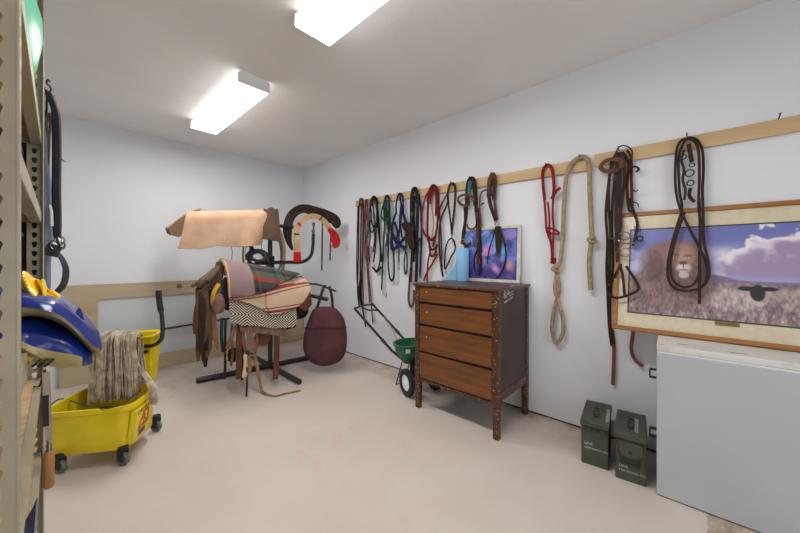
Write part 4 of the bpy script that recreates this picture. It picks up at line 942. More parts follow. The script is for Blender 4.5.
b = MB(); b.strap(cr([h_(47.6,92), h_(49.6,96), h_(53.6,106), h_(57,120), h_(57.8,150), h_(57.4,190), h_(58,220), h_(57.4,242)], 5), .022, .012, (-.5,-.86,0)); b.build('webbing', 'jack', t_)
b = MB(); b.strap(cr([h_(51.4,95,.03), h_(53.6,112,.03), h_(54.4,150,.03), h_(54,190,.03), h_(54.6,222,.03), h_(56,240,.02)], 5), .014, .008, (-.5,-.86,0)); b.build('webbing', 'jack', t_)
b = MB(); b.ring(h_(57.4,245), .024, .004, (0,1,0)); b.build('ring', 'steel', t_)
b = MB(); b.ring(h_(60,240,-.01), .016, .0035, (.4,1,0)); b.build('ring', 'steel', t_)
b = MB(); b.lathe([(.004,0),(.009,.005),(.009,.03),(.004,.04)], h_(60.6,246,-.01), (-.2,0,1), 8); b.build('snap', 'steel', t_)
b = MB(); b.strap(cr([h_(52,251), h_(58,254), h_(63.6,262), h_(66,272), h_(63.6,284), h_(57,292), h_(50.6,297)], 5), .024, .004, (.3,-.6,.9)); b.build('loop', 'jack', t_)
b = MB(); b.strap(cr([h_(56,245), h_(53,250), h_(50,256)], 4), .05, .008, (-.3,-.9,0)); b.build('pad', 'jack', t_)
t_ = thing('lead_rope', 'thin grey speckled rope hanging in loops behind the charcoal strap', 'rope', h_(48,165))
b = MB(); b.tube(cr([h_(47,120,.05), h_(49.6,113,.05), h_(50.4,124,.05), h_(49,140,.05), h_(48.4,160,.05), h_(47,166,.05), h_(46,150,.05), h_(46.4,126,.05)], 5, True), .0055, 7, True); b.build('rope', 'feltgrey', t_)
b = MB(); b.tube(cr([h_(58,160,.0), h_(61,158.6,.0), h_(63.6,161,.0), h_(66,161.6,.0)], 4), .0035, 6); b.build('snap', 'steel', t_)
# ------------------------------------------------------------------ mop bucket
t = thing('mop_bucket', 'yellow mop bucket on casters with a wringer, beside the shelving', 'mop bucket', (.25, 2.78, 0))
A_, B_, C_, D_ = Vector((-.09,2.752)), Vector((.303,2.475)), Vector((.505,2.80)), Vector((.17,3.12))
cen = (A_+B_+C_+D_)/4
def rim_poly(scale, z, ch=.07, tw=0):
    c4 = [cen+(q-cen)*scale for q in (A_, B_, C_, D_)]; o = []
    for i in range(4):
        p, q, r = c4[i-1], c4[i], c4[(i+1)%4]
        a = q+(p-q).normalized()*ch; c = q+(r-q).normalized()*ch
        for f in (0, .33, .67, 1): o.append(((a*(1-f)+c*f)*(1-.55*f*(1-f)*2)+q*(.55*f*(1-f)*2)).to_3d()+Vector((0,0,z)))
    return o
def loft(b, loops, cap0=True, cap1=True, mi=0):
    n = len(loops[0]); b.add([v for l in loops for v in l], [(i*n+j, i*n+(j+1)%n, (i+1)*n+(j+1)%n, (i+1)*n+j) for i in range(len(loops)-1) for j in range(n)]+([tuple(range(n-1,-1,-1))] if cap0 else [])+([tuple((len(loops)-1)*n+j for j in range(n))] if cap1 else []), mi); return b
b = MB()
loft(b, [rim_poly(.87,.095), rim_poly(.915,.105), rim_poly(.93,.20), rim_poly(.945,.325), rim_poly(1.0,.333), rim_poly(1.0,.362), rim_poly(.935,.362), rim_poly(.925,.33), rim_poly(.87,.20), rim_poly(.83,.125)])
body = b.build('bucket_body', 'yellow', t, True, 0, 50)
b = MB(); loft(b, [rim_poly(.855,.19), rim_poly(.86,.215)]); b.build('dirty_water', 'dirty', t, True, 0, 50)
for cx_, cy_ in ((.271,2.538),(.488,2.86),(.012,2.71),(.25,3.02)):
    b = MB(); b.lathe([(.020,.088),(.026,.095),(.026,.115),(.012,.118)], (cx_,cy_,0), (0,0,1), 14)
    dv = Vector((.55,-.83,0)).normalized()
    for sg in (-1, 1):
        pv = Vector((cx_,cy_,0))+dv.cross(Vector((0,0,1)))*.017*sg
        b.hexa([pv+dv*-.012+Vector((0,0,.035)), pv+dv*.016+Vector((0,0,.035)), pv+dv*.016+dv.cross(Vector((0,0,1)))*.004+Vector((0,0,.035)), pv+dv*-.012+dv.cross(Vector((0,0,1)))*.004+Vector((0,0,.035))],
               [pv+dv*-.024+Vector((0,0,.094)), pv+dv*.024+Vector((0,0,.094)), pv+dv*.024+dv.cross(Vector((0,0,1)))*.004+Vector((0,0,.094)), pv+dv*-.024+dv.cross(Vector((0,0,1)))*.004+Vector((0,0,.094))])
    cs = b.build('caster', 'blackm', t)
    ax = dv.cross(Vector((0,0,1)))
    b = MB(); b.lathe([(0,-.011),(.022,-.011),(.036,-.012),(.038,-.006),(.038,.006),(.036,.012),(.022,.011),(0,.011)], Vector((cx_,cy_,.0382)), ax, 24); b.build('wheel', 'greyrub', cs)
    b = MB(); b.lathe([(0,-.014),(.018,-.014),(.020,-.0115),(.020,.0115),(.018,.014),(0,.014)], Vector((cx_,cy_,.0382)), ax, 16); b.build('hub', 'black', cs)
# printed caution panel on the long side
bq = cen+(B_-cen)*.925; cq = cen+(C_-cen)*.925; ex_ = (cq-bq).to_3d().normalized(); nrm_ = Vector((ex_.y,-ex_.x,0)); up_ = (Vector((0,0,1))+nrm_*.14).normalized()
o3 = bq.to_3d()+ex_*.022+nrm_*.0035+Vector((0,0,.13)); 
def lb(a, c, d=0): return o3+ex_*a+up_*c+nrm_*d
def lquad(b, pts_, d0=-.012, d1=.0015, mi=0): b.hexa([lb(x, z, d0) for x, z in pts_], [lb(x, z, d1) for x, z in pts_], mi)
b = MB(); lquad(b, ((0,.0),(.19,.0),(.19,.185),(0,.185)), -.03, 0); lab = b.build('caution_panel', 'yellow', body, False)
lettering('lettering', 'CAUTION', .036, lb(.012,.156,.0004), ex_, up_, 'ink', lab)
b = MB()
def bar(p, q, w):
    d = Vector((q[0]-p[0], q[1]-p[1])); n = Vector((-d.y, d.x)).normalized()*w/2
    lquad(b, ((p[0]-n.x,p[1]-n.y),(q[0]-n.x,q[1]-n.y),(q[0]+n.x,q[1]+n.y),(p[0]+n.x,p[1]+n.y)), -.001, .0012)
for p, q in (((.05,.05),(.095,.148)),((.095,.148),(.15,.145)),((.15,.145),(.165,.06)),((.165,.06),(.05,.05))): bar(p, q, .016)
for p, q, w in (((.098,.118),(.110,.128),.018),((.100,.112),(.118,.088),.016),((.118,.088),(.142,.082),.011),((.116,.09),(.098,.07),.011),((.102,.108),(.082,.095),.008),((.106,.108),(.132,.112),.008),((.076,.066),(.15,.072),.007)): bar(p, q, w)
b.build('warning_sign', 'orange', lab, False)
b = MB(); lquad(b, ((.06,.004),(.145,.004),(.145,.040),(.06,.040)), -.001, .0010)
sb = b.build('fine_print', 'feltgrey', lab, False)
b = MB()
for i in range(4): lquad(b, ((.066,.009+i*.008),(.139,.009+i*.008),(.139,.012+i*.008),(.066,.012+i*.008)), -.0005, .0015)
b.build('printed_lines', 'ink', sb, False)
b = MB(); b.tube(cr([ond(x, y, d) for x, y, d in ((46,410,2.02),(60,399,2.1),(80,404,1.96),(100,409,1.88),(122,404,1.88),(140,391,2.02))], 5), .004, 6); b.build('wire_bail', 'black', t)
# wringer
W1, W2 = Vector((.463,2.85,0)), Vector((.17,3.035,0)); wu = Vector((.45,.893,0)); wv = (W2-W1).normalized()
def wq(s_, dd, z): return W1+wv*s_+wu*dd+Vector((0,0,z))
wl = (W2-W1).length; b = MB()
lo = [wq(.02,.02,.34), wq(wl-.02,.02,.34), wq(wl-.02,.15,.34), wq(.02,.15,.34)]; hi = [wq(0,0,.695), wq(wl,0,.695), wq(wl,.20,.695), wq(0,.20,.695)]
li = [wq(.03,.03,.36), wq(wl-.03,.03,.36), wq(wl-.03,.14,.36), wq(.03,.14,.36)]; hj = [wq(.012,.012,.695), wq(wl-.012,.012,.695), wq(wl-.012,.188,.695), wq(.012,.188,.695)]
loft(b, [lo, hi, hj, li]); wr = b.build('wringer', 'yellow', t, False, .006)
b = MB(); c4 = [wq(-.008,-.008,.69), wq(wl+.008,-.008,.69), wq(wl+.008,.208,.69), wq(-.008,.208,.69)]; b.tube(c4, .011, 6, True); b.build('wringer_rim', 'yellow', wr)
b = MB(); P = cr([wq(.035,-.012,.628), wq(-.01,-.03,.632), wq(-.05,-.03,.655), wq(-.068,-.02,.70), wq(-.062,-.005,.82), wq(-.045,.0,.93), wq(-.038,.0,1.02)], 5)
b.tube(P, .0135, 10); hd = b.build('lever', 'black', wr)
b = MB(); b.tube(P[-9:], .0185, 10); b.build('grip', 'rubber', hd)
for z in (.628, .585):
    b = MB(); b.lathe([(0,.008),(.013,.006),(.014,0)], wq(.035,-.002,z), -wu, 12); b.build('bolt', 'black', wr)
# ------------------------------------------------------------------ mop head
mc = Vector((.285,2.885,0)); mu_ = -wv; mw_ = -wu
t = thing('mop', 'grey-brown string mop head standing in the yellow bucket against its wringer', 'mop', (mc.x, mc.y, .36))
b = MB(); random.seed(5)
for i in range(165):
    a = random.uniform(-1,1); q = random.uniform(-1,1)
    x0 = a*.115; d0 = q*.05; zt_ = .752-.022*abs(a)**4-.012*random.random(); flare = 1.16+.12*random.random()
    zb_ = .30+.05*random.random()
    front = q > -.2 or random.random() < .3
    P = []
    for s_, z in ((-.55,zt_-.02),(.0,zt_),(.8,zt_-.02),(1.0,zt_-.07),(1.02,.58),(1.03,.46),(1.06,zb_)):
        dd = (d0*.5+.06*s_) if front else (d0*.5-.05*s_)
        xx = x0*(1+(flare-1)*max(0, (zt_-z)/.4))+.005*math.sin(i*3.1+z*19)
        P.append(mc+mu_*xx+mw_*(dd+.01*(zt_-z)*random.uniform(-1,1)-.004)+Vector((0,0,z)))
    b.tube(cr(P, 3), .0052+.0018*random.random(), 5)
o = b.build('strands', 'yarn', t); o['kind'] = 'stuff'
b = MB(); random.seed(8)
for i in range(34):
    f = i/33; rj = lambda a: random.uniform(-a, a)
    P = [ond(131+rj(3), 356+rj(3), 2.17), ond(138+3*f, 369+rj(2), 2.15), ond(143+4*f+rj(1), 375+rj(1.5), 2.13), ond(147+6*f+rj(1), 381+2*f, 2.09), ond(149.5+6*f+rj(1.5), 389, 2.06), ond(150+6.5*f+rj(1), 397+rj(2), 2.045), ond(150.5+6*f+rj(1), 401+rj(4), 2.04)]
    b.tube(cr(P, 4), .0058, 5)
o = b.build('strands', 'yarn', t); o['kind'] = 'stuff'
# ------------------------------------------------------------------ spreader behind the dresser
t = thing('broadcast_spreader', 'green hopper spreader with black handle tubes standing against the wall beside the dresser', 'spreader', (2.32, 2.0, 0))
hc = Vector((2.30,2.0,0))
b = MB(); nseg = 28
def hloop(r, z, sq=.82): return [hc+Vector((r*math.cos(2*math.pi*i/nseg), r*sq*math.sin(2*math.pi*i/nseg), z)) for i in range(nseg)]
loft(b, [hloop(.055,.255), hloop(.075,.262), hloop(.15,.36), hloop(.168,.435), hloop(.182,.437), hloop(.184,.452), hloop(.164,.452), hloop(.158,.43), hloop(.14,.36), hloop(.06,.29)])
hp = b.build('hopper', 'hopper', t, True, 0, 50)
d_ = (Vector((0,0,0))-hc); d_.z = 0; d_.normalize(); sx = d_.cross(Vector((0,0,1)))*-1
b = MB(); c = hc+Vector((d_.x*.158,d_.y*.158*.86,0)); sx = Vector((-d_.y, d_.x, 0)); 
b.hexa([c+sx*a+d_*e_+Vector((0,0,.385)) for a, e_ in ((-.03,-.02),(.012,-.02),(.012,.008),(-.03,.008))], [c+sx*a+d_*(e_+.012)+Vector((0,0,.425)) for a, e_ in ((-.03,-.02),(.012,-.02),(.012,.008),(-.03,.008))])
b.build('maker_label', 'dash', hp, False)
axl = Vector((2.305,1.872,.1225)); wn = Vector((.945,-.326,0)).normalized()
for sg in (-1, 1):
    wc = axl+wn*.15*sg
    b = MB(); b.lathe([(.072,-.020),(.100,-.024),(.118,-.018),(.122,0),(.118,.018),(.100,.024),(.072,.020)], wc, wn, 32, caps=False); b.lathe([(.072,-.020),(.072,.020)], wc, wn, 32, caps=False)
    wl_ = b.build('wheel', 'rubber', t)
    b = MB(); b.lathe([(0,-.018),(.022,-.018),(.022,-.010),(.074,-.012),(.074,.012),(.022,.010),(.022,.018),(0,.018)], wc, wn, 24); b.build('rim', 'cap', wl_)
b = MB(); b.cyl(axl-wn*.155, axl+wn*.155, .009, 10); b.build('axle', 'blackm', t)
b = MB(); b.box(2.265,2.35,1.86,1.98,.13,.262); b.build('gearbox', 'blackm', t, False, .01)
h0 = onx(354.6,308.5,2.10); h1 = onx(372.5,304,2.46)
for px_, py_, X_, hh_ in ((391.6,350.5,2.155,h0),(404,339,2.45,h1)):
    e_ = onx(px_, py_, X_); b = MB(); b.tube([hh_, e_, Vector((X_*.5+2.30*.5, 1.98, .27))], .0125, 8); tb = b.build('handle_tube', 'black', t)
    m_ = hh_.lerp(e_, .80); b = MB(); b.cyl(m_-(e_-hh_).normalized()*.03, m_+(e_-hh_).normalized()*.03, .0165, 10); b.build('coupling', 'black', tb)
b = MB(); b.tube([h0, h0.lerp(h1,.5)+Vector((0,.02,.004)), h1], .0115, 8); b.build('handlebar', 'black', t)
b = MB(); b.tube([h0.lerp(h1,.35)+Vector((0,-.02,-.01)), h0.lerp(h1,.45)+Vector((.02,-.08,-.035)), h0.lerp(h1,.8)+Vector((.02,-.10,-.05))], .009, 7); b.build('control_lever', 'blackm', t)
b = MB(); b.tube(cr([h0.lerp(h1,.5)+Vector((0,-.08,-.04)), Vector((2.30,2.32,.62)), Vector((2.29,2.14,.40)), Vector((2.29,2.06,.262))], 5), .0025, 5); b.build('control_rod', 'steel', t)
foot = onz(396,384.3,.004); b = MB(); b.tube([Vector((2.24,2.05,.262)), foot, onz(404,382.5,.004)+Vector((0,0,0)), Vector((2.36,2.05,.262))], .0055, 7); b.build('stand', 'blackm', t)
# ------------------------------------------------------------------ saddle rack
PX, PYY = 1.665, 3.58
t = thing('saddle_rack', 'black tubular steel saddle rack standing in the back corner', 'saddle rack', (PX, PYY, 0))
b = MB(); b.tube([Vector((.945,3.66,.028)), Vector((2.10,3.50,.028))], .028, 12); b.build('base_tube', 'black', t)
b = MB(); b.tube([Vector((1.632,2.87,.028)), Vector((1.675,4.25,.028))], .027, 12); b.build('base_tube', 'black', t)
b = MB(); b.cyl(Vector((PX,PYY,.03)), Vector((PX,PYY,1.68)), .026, 14); b.build('post', 'black', t)
def arm(P, r=.021): b = MB(); b.tube(cr(P, 6), r, 10); return b.build('arm', 'black', t)
top = ony(314, 222, 3.575)
arm([Vector((PX,PYY,1.205)), Vector((PX+.22,PYY,1.205)), ony(302,262,3.58), ony(310.6,256,3.58), ony(312.8,246,3.58), ony(313.4,234,3.58)])
arm([Vector((PX+.28,PYY-.01,1.63)), Vector((PX,PYY,1.635)), Vector((1.40,3.60,1.64)), Vector((.93,3.70,1.635))])
arm([Vector((PX,PYY,1.195)), Vector((1.52,3.56,1.20)), Vector((1.40,3.54,1.20))])
arm([Vector((PX,PYY,.72)), Vector((1.70,3.40,.72)), Vector((1.74,3.26,.72)), Vector((1.62,3.19,.72)), Vector((1.20,3.20,.78))])
arm([Vector((PX,PYY,.56)), Vector((1.80,3.50,.555)), Vector((1.95,3.42,.555)), Vector((2.02,3.40,.60)), Vector((2.03,3.40,.72))])
arm([Vector((PX,PYY,.70)), Vector((1.74,3.44,.66)), ony(287,323,3.30), ony(279,333,3.24)])
bagp = ond(327.5, 293.5, 3.50)
arm([Vector((PX,PYY,.84)), Vector((1.80,3.36,.845)), ond(309,295.5,3.52), ond(328,299.5,3.50)])
b = MB(); b.tube(cr([ond(306,283.5,3.62), ond(318,284.6,3.55), ond(328,288.2,3.50), ond(336,291.2,3.48)], 4), .011, 8); b.build('hook_bar', 'blackm', t)
b = MB(); b.tube(cr([ond(306,283.5,3.62), ond(300,290,3.60), Vector((PX,PYY,.84))], 4), .011, 8); b.build('hook_bar', 'blackm', t)
for z0, z1 in ((1.13,1.28),(.50,.76)):
    b = MB(); b.box(PX-.036, PX+.036, PYY-.036, PYY+.036, z0, z1); cl = b.build('clamp', 'black', t, False, .006)
    for q in (z0+.03, z1-.03):
        k_ = MB(); k_.lathe([(0,.02),(.010,.018),(.011,0)], (PX,PYY-.035,q), (0,-1,0), 8); k_.build('bolt', 'blackm', cl)
b = MB(); b.lathe([(0,.05),(.016,.046),(.022,.03),(.018,.0),(.010,-.02),(.016,-.05),(.024,-.06),(.016,-.10)], ony(313.6,226,3.575), (0,-.1,1), 12); b.build('chrome_swivel', 'steel', t)
# ------------------------------------------------------------------ felt pad over the top arm
t = thing('saddle_pad', 'folded tan felt saddle pad draped over the top arm of the rack', 'saddle pad', (1.25, 3.62, 1.40))
ra, rb = Vector((.893,3.67,1.705)), Vector((1.66,3.54,1.800))
axd = (rb-ra); nr_ = Vector((-.30,-.95,0)).normalized()
def padf(u, v):   # v: 0 far hem, .5 ridge, 1 near hem
    s_ = (v-.42)/.58 if v > .42 else -(.42-v)/.42
    p = ra+axd*u
    if s_ >= 0:
        q = s_*.44; rr = .10
        if q < rr*1.57: a = q/rr; out = rr*math.sin(a); dn = rr*(1-math.cos(a))
        else: out = rr+(q-rr*1.57)*.10; dn = rr+(q-rr*1.57)
        k = s_; shift = -.03*k+.004*math.sin(v*9)
        w = .022*math.sin(u*8.2+1.1)*k+.016*math.sin(u*15+2)*k*k
        p = p+nr_*(out+w)+Vector((0,0,-dn+k*k*float(np.interp(u,[0,.1,.22,.36,.5,.75,.9,1],[.035,.02,.005,.03,.008,-.012,-.006,.0]))))+axd.normalized()*(shift-.055*k*(1-u)**2-.10*k*u**3)
    else:
        q = -s_*.36; rr = .10
        if q < rr*1.57: a = q/rr; out = rr*math.sin(a); dn = rr*(1-math.cos(a))
        else: out = rr+(q-rr*1.57)*.18; dn = rr+(q-rr*1.57)
        p = p-nr_*(out+.01*math.sin(u*9))+Vector((0,0,-dn))+axd.normalized()*(.025*-s_ if u > .5 else -.06*-s_)
    return p
b = MB(); b.sheet(padf, 44, 36, .022, 1, 0); b.build('felt', ['felt','suede'], t)
def flapf(u, v):
    xt, yt = 167.6+34*u, 227.6-19.4*math.sin(u*1.45); xb, yb = 169.4+17*u, 233.2+3.4*u
    return ond(xt*(1-v)+xb*v, yt*(1-v)+yb*v, 3.26+.12*u+.05*v)
b = MB(); b.sheet(flapf, 14, 8, .02); b.build('far_flap', 'felt', t)
b = MB(); b.strap([flapf(-.01, q/6) for q in range(7)], .03, .024, (-.5,-.8,.3)); b.strap([flapf(q/8, 1.02) for q in range(6)], .026, .022, (-.5,-.8,.3)); b.build('bound_hem', 'feltgrey', t)
b = MB(); b.sheet(lambda u, v: (ond(264+14*u, 208.4+1.2*math.sin(u*9), 3.52)*(1-v)+ond(262.6+18.6*u, 238.8+3*u, 3.42+.05*u)*v), 8, 8, .014); b.build('suede_lining', 'suede', t)
# ------------------------------------------------------------------ black hose coil, lariat, wires on the rack
t = thing('rubber_coil', 'coil of thick black rubber lead hung on the rack beside its post', 'coil', ony(256,262,3.48))
for i, (dr, dy) in enumerate(((0,0),(.016,.03),(-.012,-.03))):
    b = MB(); b.ring(ony(256.5+i*1.0,257.2-i*.4,3.49+dy), .074+dr, .018, (-.25,-1,.15), 24, 8, sq=(.80,1.15)); b.build('loop', 'blackm', t)
b = MB(); b.strap([ony(253,250.6,3.48), ony(250.6,246,3.50), ony(251,240,3.52)], .04, .006, (-.4,-1,0)); b.build('hanging_strap', 'blackm', t)
b = MB(); b.strap([ony(251.6,261.2,3.44), ony(254.6,262.6,3.44)], .014, .003, (-.4,-1,0)); b.build('pale_tag', 'dash', t)
t = thing('lariat', 'coiled tan lariat rope hanging behind the rack post', 'rope', ony(270,290,3.66))
for i, (cx, cy, rx, ry, dy) in enumerate(((262,256,19,34,0),(264,254,21,30,.02),(266,252,16,28,-.015),(268,256,17,36,.03))):
    b = MB(); b.tube(cr([ony(cx+rx*math.cos(a*math.pi/8), cy+ry*math.sin(a*math.pi/8), 3.69+dy) for a in range(16)], 3, True), .009, 7, True); b.build('loop', 'rope', t)
b = MB(); b.tube(cr([ony(276,226,3.63), ony(281,234,3.62), ony(284,247,3.62), ony(283.6,258,3.62), ony(281,268,3.63)], 4), .020, 8); b.build('wrapped_end', 'tancinch', t)
for i, (lab, P) in enumerate((('thin black wire hanging down from the felt pad toward the plaid blanket', ((231.6,245),(232.2,252),(231.4,262))), ('thin black cord hanging between the felt pad and the black coil', ((246.6,243),(245,252),(246,261))), ('thin black cord beside the rack post under the felt pad', ((263,236),(261.4,246),(262,258))))):
    b = MB(); b.tube(cr([ony(P[0][0], P[0][1]-26, 3.62)]+[ony(x, y, 3.62) for x, y in P], 4), .0035, 6)
    tag(b.build('cord', 'blackm'), lab, 'cord')
# ------------------------------------------------------------------ breast collar and woven cinch over the upright arm
t = thing('breast_collar', 'wide curved brown leather breast collar arched over the upright arm of the rack', 'breast collar', ony(312,250,3.60))
P = cr([ony(x, y, Y) for x, y, Y in ((292.4,250,3.60),(288.6,240,3.60),(287.6,228,3.60),(290.6,217,3.60),(297,210.6,3.57),(305,208.6,3.54),(316,212,3.48),(327,216,3.43),(335,220.4,3.38),(337.4,228,3.36))], 6)
W_ = [.30+.7*min(1, i/(len(P)*.18)) for i in range(len(P))]; W_ = [w*(1 if i < len(P)*.55 else 1+.35*math.sin(math.pi*min(1, (i/len(P)-.55)/.42))) for i, w in enumerate(W_)]; W_[-1] *= .5; W_[-2] *= .7
b = MB(); b.sweep(P, [(-.052,-.010),(-.03,-.016),(.03,-.016),(.052,-.010),(.052,.008),(0,.014),(-.052,.008)], (-.42,-.86,-.25), scale=W_); b.build('collar', 'leatherdark', t)
b = MB(); b.strap([p+Vector((-.010,-.02,-.035*w)) for p, w in zip(P, W_)][4:-4], .010, .006, (-.42,-.86,-.25)); b.build('stitched_edge', 'suede', t)
for pts_ in (((322.4,228),(322.2,240),(322,256),(321.8,271)), ((330.4,244),(330.2,252),(330,260.6))):
    b = MB(); b.strap(cr([ony(x, y, 3.42) for x, y in pts_], 4), .018, .004, (-.42,-.86,0)); k_ = b.build('strap', 'leatherdark', t)
    e_ = ony(pts_[-1][0], pts_[-1][1], 3.41)
    for dz in (.0, .09): b = MB(); b.box(e_.x-.010, e_.x+.010, e_.y-.01, e_.y+.004, e_.z+dz, e_.z+dz+.022); b.build('buckle', 'steel', k_, False, .003)
b = MB(); b.strap([ony(330.4,246,3.42), ony(330.6,232,3.42)], .012, .004, (-.42,-.86,0)); b.strap([ony(322.4,229,3.42), ony(322.6,217,3.46)], .016, .004, (-.42,-.86,0)); b.build('keeper', 'leatherdark', t)
t = thing('woven_cinch', 'tan woven cinch with red ends and a green stripe, looped over the upright arm', 'cinch', ony(300,262,3.54))
cp = [(297.2,262),(297.2,252),(297,242),(296.6,232),(298.6,225.4),(304,219.6),(311,216.2),(318,217),(324,221),(328.6,227),(332,233)]
P = cr([ony(x, y, 3.50-.0045*(x-300)) for x, y in cp], 6)
W_ = [1.25-.45*min(1, i/16) for i in range(len(P))]
b = MB(); b.strap(P[6:], .078, .012, (-.42,-.88,-.2), scale=W_[6:]); b.build('webbing', 'tancinch', t)
b = MB(); b.strap(P[:7], .078, .0125, (-.42,-.88,-.2), scale=W_[:7]); b.build('red_end', 'redfelt', t)
b = MB(); b.strap(P[16:18], .080, .016, (-.42,-.88,-.2), scale=W_[16:18]); b.build('green_stripe', 'greenweb', t)
b = MB(); b.strap(P[44:46], .066, .016, (-.42,-.88,-.2)); b.build('green_stripe', 'greenweb', t)
b = MB(); b.strap(P[24:27], .050, .017, (-.42,-.88,-.2)); b.build('red_patch', 'redfelt', t)
fl_ = [(328.4,229,.05),(333,233,.085),(335.4,239,.12),(335.6,244,.10),(333.2,247.6,.05)]
b = MB(); b.strap(cr([ony(x, y, 3.34) for x, y, w_ in fl_], 5), 1.0, .014, (-.42,-.88,-.1), scale=[.05,.057,.064,.071,.078,.085,.092,.10,.106,.112,.118,.12,.118,.112,.108,.104,.10,.085,.07,.055,.04][:21]); b.build('red_flap', 'redfelt', t)
# ------------------------------------------------------------------ saddle with its blankets
RA, RB = Vector((1.07,3.25,1.10)), Vector((1.83,3.27,.945)); AX = RB-RA
SN = Vector((-.10,-.99,0)).normalized()
def sad(u, s_, o=0):
    r = .17+o; p = RA+AX*u; a_ = abs(s_)
    if a_ < .267: a = a_/.17; out, dn, no = r*math.sin(a), .17-r*math.cos(a), (math.sin(a), math.cos(a))
    else: out, dn = r+(a_-.267)*.10, .17+(a_-.267)
    if a_ < .267: dn = .17-r*math.cos(a)
    sg = 1 if s_ >= 0 else -1
    return p+SN*(out*sg)+Vector((0,0,-dn))
def wob(u, s_, k, seed): return mn.noise(Vector((u*4+seed, s_*5, seed*2.3)))*k
def lerp(tab, x):
    if x <= tab[0][0]: return tab[0][1]
    for (a, p), (c, q) in zip(tab, tab[1:]):
        if x <= c: return p+(q-p)*(x-a)/(c-a)
    return tab[-1][1]
def patch(name, m, u0, u1, lo_, hi_, o, parent, nu=36, nv=26, th=.010, wk=.018, seed=1, uvs=1.0, back=None):
    L = AX.length
    def fn(i, j):
        u = u0+(u1-u0)*i; a, c = lerp(lo_, u), lerp(hi_, u); s_ = a+(c-a)*j
        return sad(u, s_, o+wob(u, s_, wk, seed)+wk+mn.noise(Vector((u*13+seed, s_*15, seed)))*wk*.5)
    def uv(i, j):
        u = u0+(u1-u0)*i; a, c = lerp(lo_, u), lerp(hi_, u); return (u*L*uvs, (a+(c-a)*j)*uvs)
    b = MB(); b.sheet(fn, nu, nv, th, 0, back, uv); return b.build(name, m, parent)
t = thing('saddle', 'brown leather saddle resting on the lower arm of the rack beneath a pile of blankets', 'saddle', (1.45, 3.2, .5))
# tree and seat: closed solid filling the drape
b = MB(); prof = [-.42,-.34,-.267,-.2,-.12,-.05,.05,.12,.2,.267,.34,.42]
loops = [[sad(u, s_, -.012-.05*(u in (-.02, 1.03))) for s_ in prof] for u in (-.02, .02, .3, .6, .95, 1.03)]
loft(b, loops); b.build('seat', 'leatherdark', t)
patch('skirt', 'leather', .10, .86, [(0,.30)], [(0,.54),(.3,.58),(.7,.57),(1,.5)], .0, t, wk=.006, seed=3)
b = MB(); c0 = ony(217.6, 303, 3.06)
b.lathe([(0,-.10),(.04,-.085),(.058,-.03),(.055,.03),(.04,.075),(0,.09)], c0, (-.15,-.1,1), 20); b.build('swell', 'mauve', t)
b = MB(); c0 = ony(299, 281, 3.42); b.lathe([(0,-.075),(.03,-.065),(.045,0),(.035,.05),(0,.065)], c0, (.6,-.5,.6), 16); b.build('cantle', 'leather', t)
patch('cantle_skirt', 'leatherred', .88, 1.10, [(0,.16)], [(.88,.32),(1,.36),(1.1,.28)], .030, t, 10, 12, .010, .01, 5)
def fen(part, m, pts_, w, Y=3.02, th=.006, N=(-.3,-.95,0), parent=None, scale=None):
    b = MB(); P = cr([ony(x, y, q[0] if q else Y) for x, y, *q in pts_], 5); b.strap(P, w, th, N, scale=scale); return b.build(part, m, parent or t)
fen('fender', 'leather', [(239.6,322,3.06),(239,340),(238.8,358),(239,379)], .050)
fen('fender', 'leather', [(277,320,3.06),(276.8,345),(276.4,366),(275,379,3.0)], .052)
fen('stirrup_leather', 'leatherred', [(236,326,3.03),(233.6,332,3.0),(229.6,342,2.99),(227.4,349,2.98)], .032)
fen('girth_strap', 'mauve', [(248,328,3.03),(250,336,3.0),(252.6,346,2.99),(253.6,352,2.99)], .056, th=.012)
fen('fender', 'leatherred', [(244,324,3.05),(243.4,340,3.01),(246,352,3.0)], .026)
b = MB(); b.lathe([(0,-.012),(.07,-.010),(.078,0),(.07,.010),(0,.012)], ony(262.6,338,3.08), (-.3,-.95,0), 24); b.build('rosette_flap', 'leather', t)
b = MB(); b.lathe([(0,-.012),(.06,-.010),(.066,0),(.06,.010),(0,.012)], ony(233.6,355,3.10), (-.3,-.95,0), 24); b.build('rosette_flap', 'leatherdark', t)
fen('stirrup', 'bone', [(245.2,354.5,2.985),(245,362,2.97),(244.6,370,2.965),(244.4,377,2.96)], .030, th=.02, scale=[1,1,.9,.75,.7,.7,.7,.7,.7,.75,.85,1,1.15,1.25,1.3,1.3])
fen('stirrup_tread', 'leathertan', [(248.4,356,3.02),(250,364,3.02),(249.6,373,3.02)], .030, th=.02)
fen('dangling_strap', 'leatherdark', [(247.2,375,2.96),(247,386,2.95),(246.4,396.5,2.94)], .016)
fen('saddle_string', 'leatherchaps', [(232,324,3.06),(231.4,338,3.04),(232.6,352,3.03),(231,366,3.03)], .020)
fen('saddle_string', 'leatherdark', [(242,326,3.09),(242.6,350,3.08),(242,380,3.06)], .026)
fen('saddle_string', 'leatherred', [(256,330,3.06),(257,344,3.05),(255,354,3.04)], .024)
fen('saddle_string', 'leatherdark', [(304,296,3.36),(305,308,3.35),(303,316,3.35)], .030)
b = MB(); b.ring(ony(252,353.5,2.975), .020, .004, (-.3,-.95,0)); b.build('cinch_ring', 'steel', t)
g1 = onz(266,393.5,.006); g2 = onz(274,396,.006); g3 = onz(286,393.4,.006); g4 = onz(300.4,390.4,.006)
b = MB(); P = cr([ony(254,354,2.98), ony(257,364,2.97), ony(258.6,376,2.96), ony(260.6,386,2.95), g1+Vector((-.02,.02,.012)), g2, g3, g4], 6)
nrs = []
